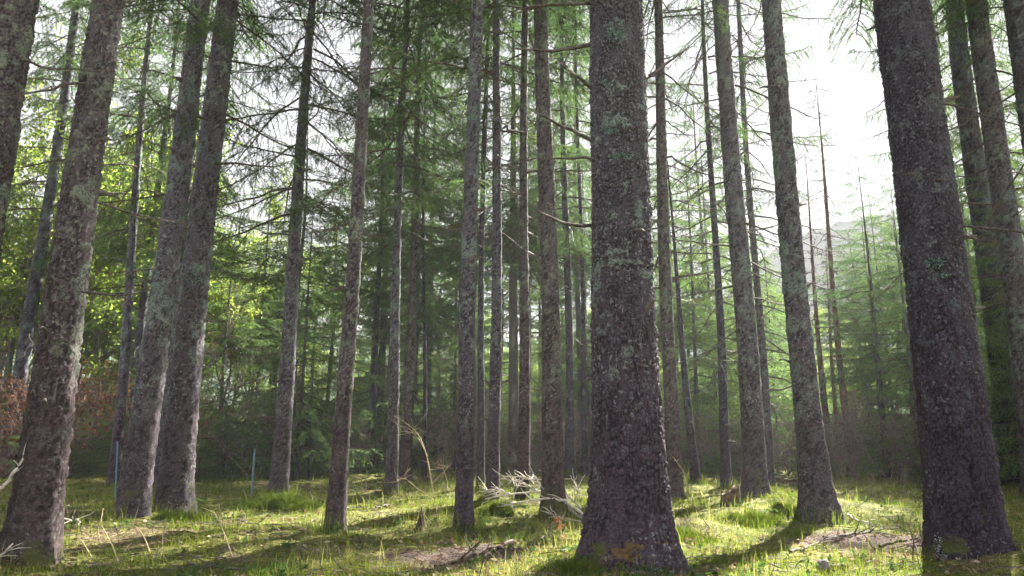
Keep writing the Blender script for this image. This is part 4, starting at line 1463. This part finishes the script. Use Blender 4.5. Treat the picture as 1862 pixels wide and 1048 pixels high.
mains = [
    [(1066, 948, 0.0), (1040, 930, 0.05), (1010, 900, 0.1), (975, 893, 0.1), (930, 899, 0.0), (880, 908, 0.0)],
    [(1060, 935, 0.0), (1035, 915, -0.1), (1000, 905, -0.15), (955, 912, -0.1), (905, 922, -0.1)],
    [(1010, 901, 0.1), (985, 880, 0.15), (950, 868, 0.1), (912, 866, 0.2)],
    [(1040, 930, 0.05), (1020, 885, 0.0), (1000, 872, 0.0), (960, 872, 0.1)],
    [(975, 893, 0.1), (950, 880, 0.0), (915, 870, 0.0)],
    [(1055, 926, 0.1), (1030, 896, 0.2), (985, 884, 0.2), (935, 884, 0.2)],
    [(1064, 950, -0.1), (1040, 945, -0.2), (1010, 938, -0.2), (990, 930, -0.25)],
    [(1045, 912, 0.1), (1052, 890, 0.0), (1040, 870, 0.1)],
    [(930, 899, 0.0), (905, 890, 0.05), (885, 892, 0.1)],
    [(1010, 905, 0.0), (1018, 935, 0.0), (1012, 955, -0.1)],
]
for mi, ml in enumerate(mains):
    P = np.array([pp(*m_) for m_ in ml])
    t = np.linspace(0, 1, len(P))
    tt = np.linspace(0, 1, 14)
    Q = np.stack([np.interp(tt, t, P[:, c]) for c in range(3)], 1)
    Q[1:-1] = (Q[:-2] + 2 * Q[1:-1] + Q[2:]) / 4
    Q += rngb.normal(0, 0.008, Q.shape)
    rr0 = 0.027 if mi < 2 else 0.018
    g.tube(Q, rr0 * (1 - 0.65 * tt), 0, 6)
    for k in range(11):
        f = rngb.uniform(0.2, 1)
        p0 = np.array([np.interp(f, tt, Q[:, c]) for c in range(3)])
        d = (Q[-1] - Q[0]) / np.linalg.norm(Q[-1] - Q[0]) + rngb.normal(0, 0.75, 3)
        d /= np.linalg.norm(d)
        ln = rngb.uniform(0.08, 0.32)
        s = np.linspace(0, 1, 4)
        g.tube(p0 + d * ln * s[:, None] + rngb.normal(0, .012, (4, 3)) * s[:, None], 0.007 * (1 - .7 * s) + .002, 0, 3)
tag(obj("fallen_branch", g.mesh("fallen_branch", [M['bleached']], True), loc=O), "bleached fallen branch with a tangle of pale twigs beside the massive trunk", "branch")

# dry arching sapling in the middle of the clearing
A = on_ground(800, 958)
O, Y0 = A.copy(), A[1]
g = Geo()
for mi, ml in enumerate([
    [(803, 990, 0), (796, 940, 0), (785, 880, 0.1), (777, 830, 0.2), (762, 790, 0.2), (740, 770, 0.1), (716, 756, 0.1)],
    [(777, 830, 0.2), (763, 800, 0.2), (745, 780, 0.3), (722, 772, 0.3)],
    [(762, 790, 0.2), (748, 786, 0.2), (730, 785, 0.25)],
    [(796, 940, 0), (815, 880, 0.2), (800, 835, 0.2)],
    [(790, 905, 0), (760, 890, -0.1), (735, 868, -0.1), (712, 880, -0.1)],
    [(785, 880, 0.1), (805, 860, 0), (822, 842, 0)],
    [(800, 970, 0), (770, 935, -0.2), (745, 925, -0.2)],
]):
    P = np.array([at_depth(a_, b_, Y0 + c_) - O for a_, b_, c_ in ml])
    t = np.linspace(0, 1, len(P))
    tt = np.linspace(0, 1, 12)
    Q = np.stack([np.interp(tt, t, P[:, c]) for c in range(3)], 1)
    g.tube(Q, 0.009 * (1 - 0.7 * tt) if mi == 0 else 0.006 * (1 - .7 * tt), 0, 5)
    for k in range(6):
        f = rngb.uniform(0.3, 1)
        p0 = np.array([np.interp(f, tt, Q[:, c]) for c in range(3)])
        d = rngb.normal(0, 0.8, 3) + np.array([-0.3, 0, 0.2])
        d /= np.linalg.norm(d)
        ln = rngb.uniform(0.08, 0.3)
        g.tube(np.stack([p0, p0 + d * ln * .5, p0 + d * ln + np.array([0, 0, .02])]), np.array([.003, .0022, .001]), 0, 3)
tag(obj("dry_sapling", g.mesh("dry_sapling", [M['straw']], True), loc=O), "dry arching sapling with pale bent tips next to the pointed broken stump", "sapling")


# stumps
def stump(name, foot, w_px, h_px, label, pointed=False, seed=0):
    P = on_ground(*foot)
    dep = project(P)[2]
    r = w_px / 2 / F_PX * dep
    h = h_px / F_PX * dep
    rs = np.random.default_rng(seed)
    ns, nr = 40, 22
    th = np.arange(ns) * 2 * math.pi / ns
    zz = np.linspace(-0.15, 1, nr)
    Z, TT = np.meshgrid(zz, th, indexing='ij')
    top = 1 + (0.35 if not pointed else 0.5) * (vnoise(TT / 6.2832 * 9, Z * 0 + 3, seed, wrap=9) - 0.5) + 0.12 * np.cos(TT - 0.6)
    RR = r * (1 + 0.5 * np.exp(-np.maximum(Z, 0) / 0.22) * (1 + .5 * np.cos(4 * TT + seed)) + 0.14 * (vnoise(TT / 6.2832 * 18, Z * 2.5, seed + 2, wrap=18) - .5))
    if pointed:
        RR = RR * np.clip(1.02 - Z * (0.75 + 0.18 * np.cos(2 * TT)), 0.06, 1.6)
    v = np.stack([RR * np.cos(TT), RR * np.sin(TT), Z * h * np.where(Z > 0, top, 1)], -1).reshape(-1, 3)
    i = np.arange(nr * ns).reshape(nr, ns)
    j = np.roll(i, -1, 1)
    qd = np.stack([i[:-1], j[:-1], j[1:], i[1:]], -1).reshape(-1, 4)
    e = thing(name, (P[0], P[1], gz(P[0], P[1]) - 0.03), label, "stump")
    obj("bark", mesh_np("bark", v, quads=qd, mats=[M['rotten']]), e)
    # broken wood face, sunk inside the rim
    rim = v.reshape(nr, ns, 3)[-1].copy()
    rim2 = rim * np.array([0.9, 0.9, 1]) - np.array([0, 0, 0.02 * h])
    inner = rim * np.array([0.45, 0.45, 1]) - np.array([0, 0, 0.12 * h])
    inner[:, 2] += rs.normal(0, 0.02 * h, ns)
    vv = np.concatenate([rim2, inner, [[0, 0, inner[:, 2].mean()]]])
    a = np.arange(ns)
    b = np.roll(a, -1)
    qq = np.stack([a, b, b + ns, a + ns], -1)
    tt = np.stack([a + ns, b + ns, np.full(ns, 2 * ns)], -1)
    obj("wood_face", mesh_np("wood_face", vv, tris=tt, quads=qq, mats=[M['rotten_top']], smooth=False), e)
    return e


stump("tree_stump", (1330, 934), 34, 36, "small cut stump with ragged top in the sunny grass", seed=3)
stump("broken_stump", (764, 966), 22, 36, "pointed rotten broken stump in the middle of the clearing", True, seed=5)

# mossy hummock clumps: cushions of short upright shoots
def hummock(foot, rx, h, label, seed, mat='moss', n=5200, bl=0.075):
    P = on_ground(*foot)
    rs = np.random.default_rng(seed)
    a = rs.uniform(0, 6.283, n)
    f = np.sqrt(rs.random(n))
    edge_ = 0.55 + 0.75 * vnoise(a / 6.2832 * 7, a * 0, seed + 50, wrap=7)
    x, y = np.cos(a) * f * rx * edge_, np.sin(a) * f * rx * 0.8 * edge_
    lump = 0.25 + 1.4 * vnoise(x / rx * 4 + 30, y / rx * 4 + 30, seed)
    z = h * (1 - f ** 2.2) * lump
    base = np.stack([x, y, z - 0.03], 1)
    d = np.stack([x / rx * 0.8, y / rx * 0.8, np.full(n, 0.9)], 1) + rs.normal(0, 0.6, (n, 3))
    g = Geo()
    # solid cushion under the shoots
    nr, ns = 7, 20
    vv = []
    for k in range(nr):
        ff = k / (nr - 1)
        for m_ in range(ns):
            an = m_ * 2 * math.pi / ns
            ed = 0.55 + 0.75 * float(vnoise(np.array(an / 6.2832 * 7), np.array(0.0), seed + 50, wrap=7))
            xx, yy = math.cos(an) * ff * rx * ed, math.sin(an) * ff * rx * .8 * ed
            lm = 0.25 + 1.4 * float(vnoise(np.array(xx / rx * 4 + 30), np.array(yy / rx * 4 + 30), seed))
            vv.append((xx, yy, h * (1 - ff ** 2.2) * lm - 0.03 - 0.05 * (ff > .99)))
    tr = []
    for k in range(nr - 1):
        for m_ in range(ns):
            A_, B_ = k * ns + m_, k * ns + (m_ + 1) % ns
            tr += [(A_, A_ + ns, B_ + ns), (A_, B_ + ns, B_)]
    g.add(vv, tr, 0)
    g.blades(base, d, bl * rs.uniform(0.3, 1.5, n), 0.009, 0, rs)
    return tag(obj("moss_hummock", g.mesh("moss_hummock", [M[mat]]), loc=(P[0], P[1], gz(P[0], P[1]) - 0.02)), label, "moss", None)


hummock((498, 932), 0.55, 0.12, "green moss hummock at the foot of the pale grey spruce", 1)
hummock((1372, 955), 0.50, 0.11, "mossy hummock with dark hollow beside the small cut stump", 2)
hummock((1240, 985), 0.30, 0.09, "small moss hummock against the massive trunk's sunny side", 3)
hummock((905, 936), 0.28, 0.09, "moss lump under the broken end of the bleached branch", 5)
hummock((1030, 1054), 0.34, 0.07, "grassy moss hummock against the massive trunk's foot by the pale twigs", 6, 'moss', 3000, 0.10)
hummock((320, 955), 0.35, 0.10, "low dark moss pad between the feet of the close leaning pair", 7)
hummock((1430, 952), 0.26, 0.12, "moss on the spreading roots of the lone lichen-green spruce", 8)

# stone
rs = np.random.default_rng(44)
P = on_ground(1497, 1042)
th = np.linspace(0, math.pi, 12)
ph = np.arange(18) * 2 * math.pi / 18
A_, B_ = np.meshgrid(th, ph, indexing='ij')
rr_ = 0.06 * (1 + 0.45 * (vnoise(B_ / 6.2832 * 5, A_ * 1.6, 12, wrap=5) - .5))
v = np.stack([rr_ * np.sin(A_) * np.cos(B_), rr_ * np.sin(A_) * np.sin(B_), rr_ * np.cos(A_) * 0.95 + 0.03], -1).reshape(-1, 3)
i = np.arange(12 * 18).reshape(12, 18)
j = np.roll(i, -1, 1)
tag(obj("stone", mesh_np("stone", v, quads=np.stack([i[:-1], i[1:], j[1:], j[:-1]], -1).reshape(-1, 4), mats=[M['stone']], smooth=False), loc=(P[0], P[1], gz(P[0], P[1]) + 0.02)),
    "small dark stone on bare ground below the flared roots", "stone")


# blue plastic stakes
def stake(foot, top, label):
    P = on_ground(*foot)
    Q = at_depth(*top, P[1])
    e = thing("stake", P, label, "stake")
    g = Geo()
    d = Q - P
    t = np.linspace(-0.12, 1, 6)
    g.tube(d * t[:, None], 0.014, 0, 10)
    obj("pole", g.mesh("pole", [M['blue']], True), e)
    g = Geo()
    g.tube(np.array([d * 0.985, d * 1.0, d * 1.012, d * 1.02]), np.array([0.015, 0.017, 0.016, 0.005]), 0, 10)
    obj("end_cap", g.mesh("end_cap", [M['blue']], True), e)


stake((209, 914), (214, 805), "thin blue stake in front of the slender twin spruces")
stake((456, 918), (463, 818), "thin blue stake standing alone in the shaded grass")


# dry stalks, little plants
def stalk(pts, label, r=0.005, seed=0, leaves=0, lm='leaf_rust', mat='straw', name="dry_stalk", cat="plant", group=None, twigs=2):
    P0 = on_ground(*pts[0])
    O = np.array([P0[0], P0[1], gz(P0[0], P0[1]) - 0.02])
    P = np.array([at_depth(a_, b_, P0[1]) for a_, b_ in pts]) - O
    P[0] = (0, 0, 0)
    rs = np.random.default_rng(seed)
    t = np.linspace(0, 1, len(P))
    tt = np.linspace(0, 1, 12)
    Q = np.stack([np.interp(tt, t, P[:, c]) for c in range(3)], 1)
    Q[1:-1] = (Q[:-2] + 2 * Q[1:-1] + Q[2:]) / 4
    g = Geo()
    g.tube(Q, r * (1 - 0.6 * tt), 0, 5)
    for k in range(twigs):
        f = rs.uniform(0.35, 0.95)
        p0 = np.array([np.interp(f, tt, Q[:, c]) for c in range(3)])
        d = rs.normal(0, 0.6, 3) + np.array([0, 0, 0.5])
        d /= np.linalg.norm(d)
        ln = rs.uniform(0.06, 0.2)
        g.tube(np.stack([p0, p0 + d * ln * .5, p0 + d * ln]), np.array([.5, .4, .2]) * r, 0, 3)
    if not leaves:
        return tag(obj(name, g.mesh(name, [M[mat]], True), loc=O), label, cat, group)
    e = thing(name, O, label, cat, group)
    obj("stem", g.mesh("stem", [M[mat]], True), e)
    for k in range(leaves):
        gl = Geo()
        f = rs.uniform(0.35, 1)
        p0 = np.array([np.interp(f, tt, Q[:, c]) for c in range(3)])
        d = rs.normal(0, 0.8, 3) + np.array([0, 0, 0.1])
        gl.leaves(np.array([p0]), np.array([d]), np.array([rs.uniform(0.05, 0.085)]), np.array([0.04]), 0, rs)
        obj("leaf", gl.mesh("leaf", [M[lm]]), e)
    return e


GS = "dry stalks in the shade below the close leaning pair"
LS = "dry straw-coloured stalk bending in the shade below the close leaning pair"
for k, pts in enumerate([[(275, 1008), (262, 975), (245, 955), (230, 952)], [(292, 1012), (296, 985), (294, 960)], [(180, 990), (178, 960), (186, 945)],
                         [(222, 1012), (232, 995), (240, 988)], [(170, 1020), (150, 985), (140, 975)], [(212, 1014), (204, 990), (196, 985)]]):
    stalk(pts, LS, 0.0055, k, group=GS)
stalk([(425, 1015), (408, 970), (388, 928)], "forked dry stalk rising from the edge of the sunny grass strip", 0.006, 21, twigs=5)
stalk([(405, 965), (402, 940), (398, 915)], "short dry twig beside the forked dry stalk", 0.005, 22, twigs=4)
stalk([(1018, 1000), (1020, 970), (1017, 945)], "seedling with a few orange-red leaves in front of the bleached twigs", 0.005, 23, leaves=7, name="seedling")
stalk([(616, 985), (617, 960), (612, 945)], "leafy green seedling at the foot of the sunlit-edged spruce", 0.004, 24, leaves=9, lm='herb', name="seedling")
stalk([(1098, 1044), (1104, 985), (1109, 945), (1103, 918)], "pale bare twig leaning on the massive trunk's foot", 0.006, 25, twigs=0, mat='bleached', name="twig", cat="branch")
stalk([(1660, 1030), (1662, 985), (1650, 950)], "bare dark sapling beside the huge shaded trunk", 0.007, 26, twigs=8, mat='twig', name="bare_sapling", cat="sapling")
stalk([(1582, 895), (1590, 870), (1575, 850)], "bare twiggy sapling behind the sunny grass near the dry poles", 0.010, 27, twigs=12, mat='shrub_wood', name="bare_sapling", cat="sapling")
stalk([(1252, 915), (1245, 860), (1225, 832)], "pale dry sapling bowing over next to the bulging-footed spruce", 0.009, 28, twigs=7, mat='straw', name="dry_sapling", cat="sapling")
stalk([(1640, 900), (1646, 868), (1640, 845)], "thin bare sapling at the clearing edge near the slim grey spruce", 0.009, 29, twigs=9, mat='shrub_wood', name="bare_sapling", cat="sapling")
stalk([(660, 905), (668, 885), (660, 868)], "little bare sapling between the sunlit-edged and lichen-flecked spruces", 0.007, 30, twigs=6, mat='shrub_wood', name="bare_sapling", cat="sapling")

# ------------------------------------------------------------------ the air
m, nt, out = nodes("haze")
pv = N(nt, "ShaderNodeVolumePrincipled")
pv.inputs["Color"].default_value = (0.85, 0.87, 0.98, 1)
pv.inputs["Density"].default_value = 0.0011
pv.inputs["Anisotropy"].default_value = 0.1
nt.links.new(pv.outputs[0], out.inputs["Volume"])
B = 345.0
v = [(sx * B, sy * B, z) for z in (-1.6, 62.0) for sx, sy in ((-1, -1), (1, -1), (1, 1), (-1, 1))]
haze = obj("haze", mesh_np("haze", v, quads=[(0, 3, 2, 1), (4, 5, 6, 7), (0, 1, 5, 4), (1, 2, 6, 5), (2, 3, 7, 6), (3, 0, 4, 7)], mats=[m], smooth=False))
tag(haze, "thin pale haze filling the air of the wood", kind="stuff")
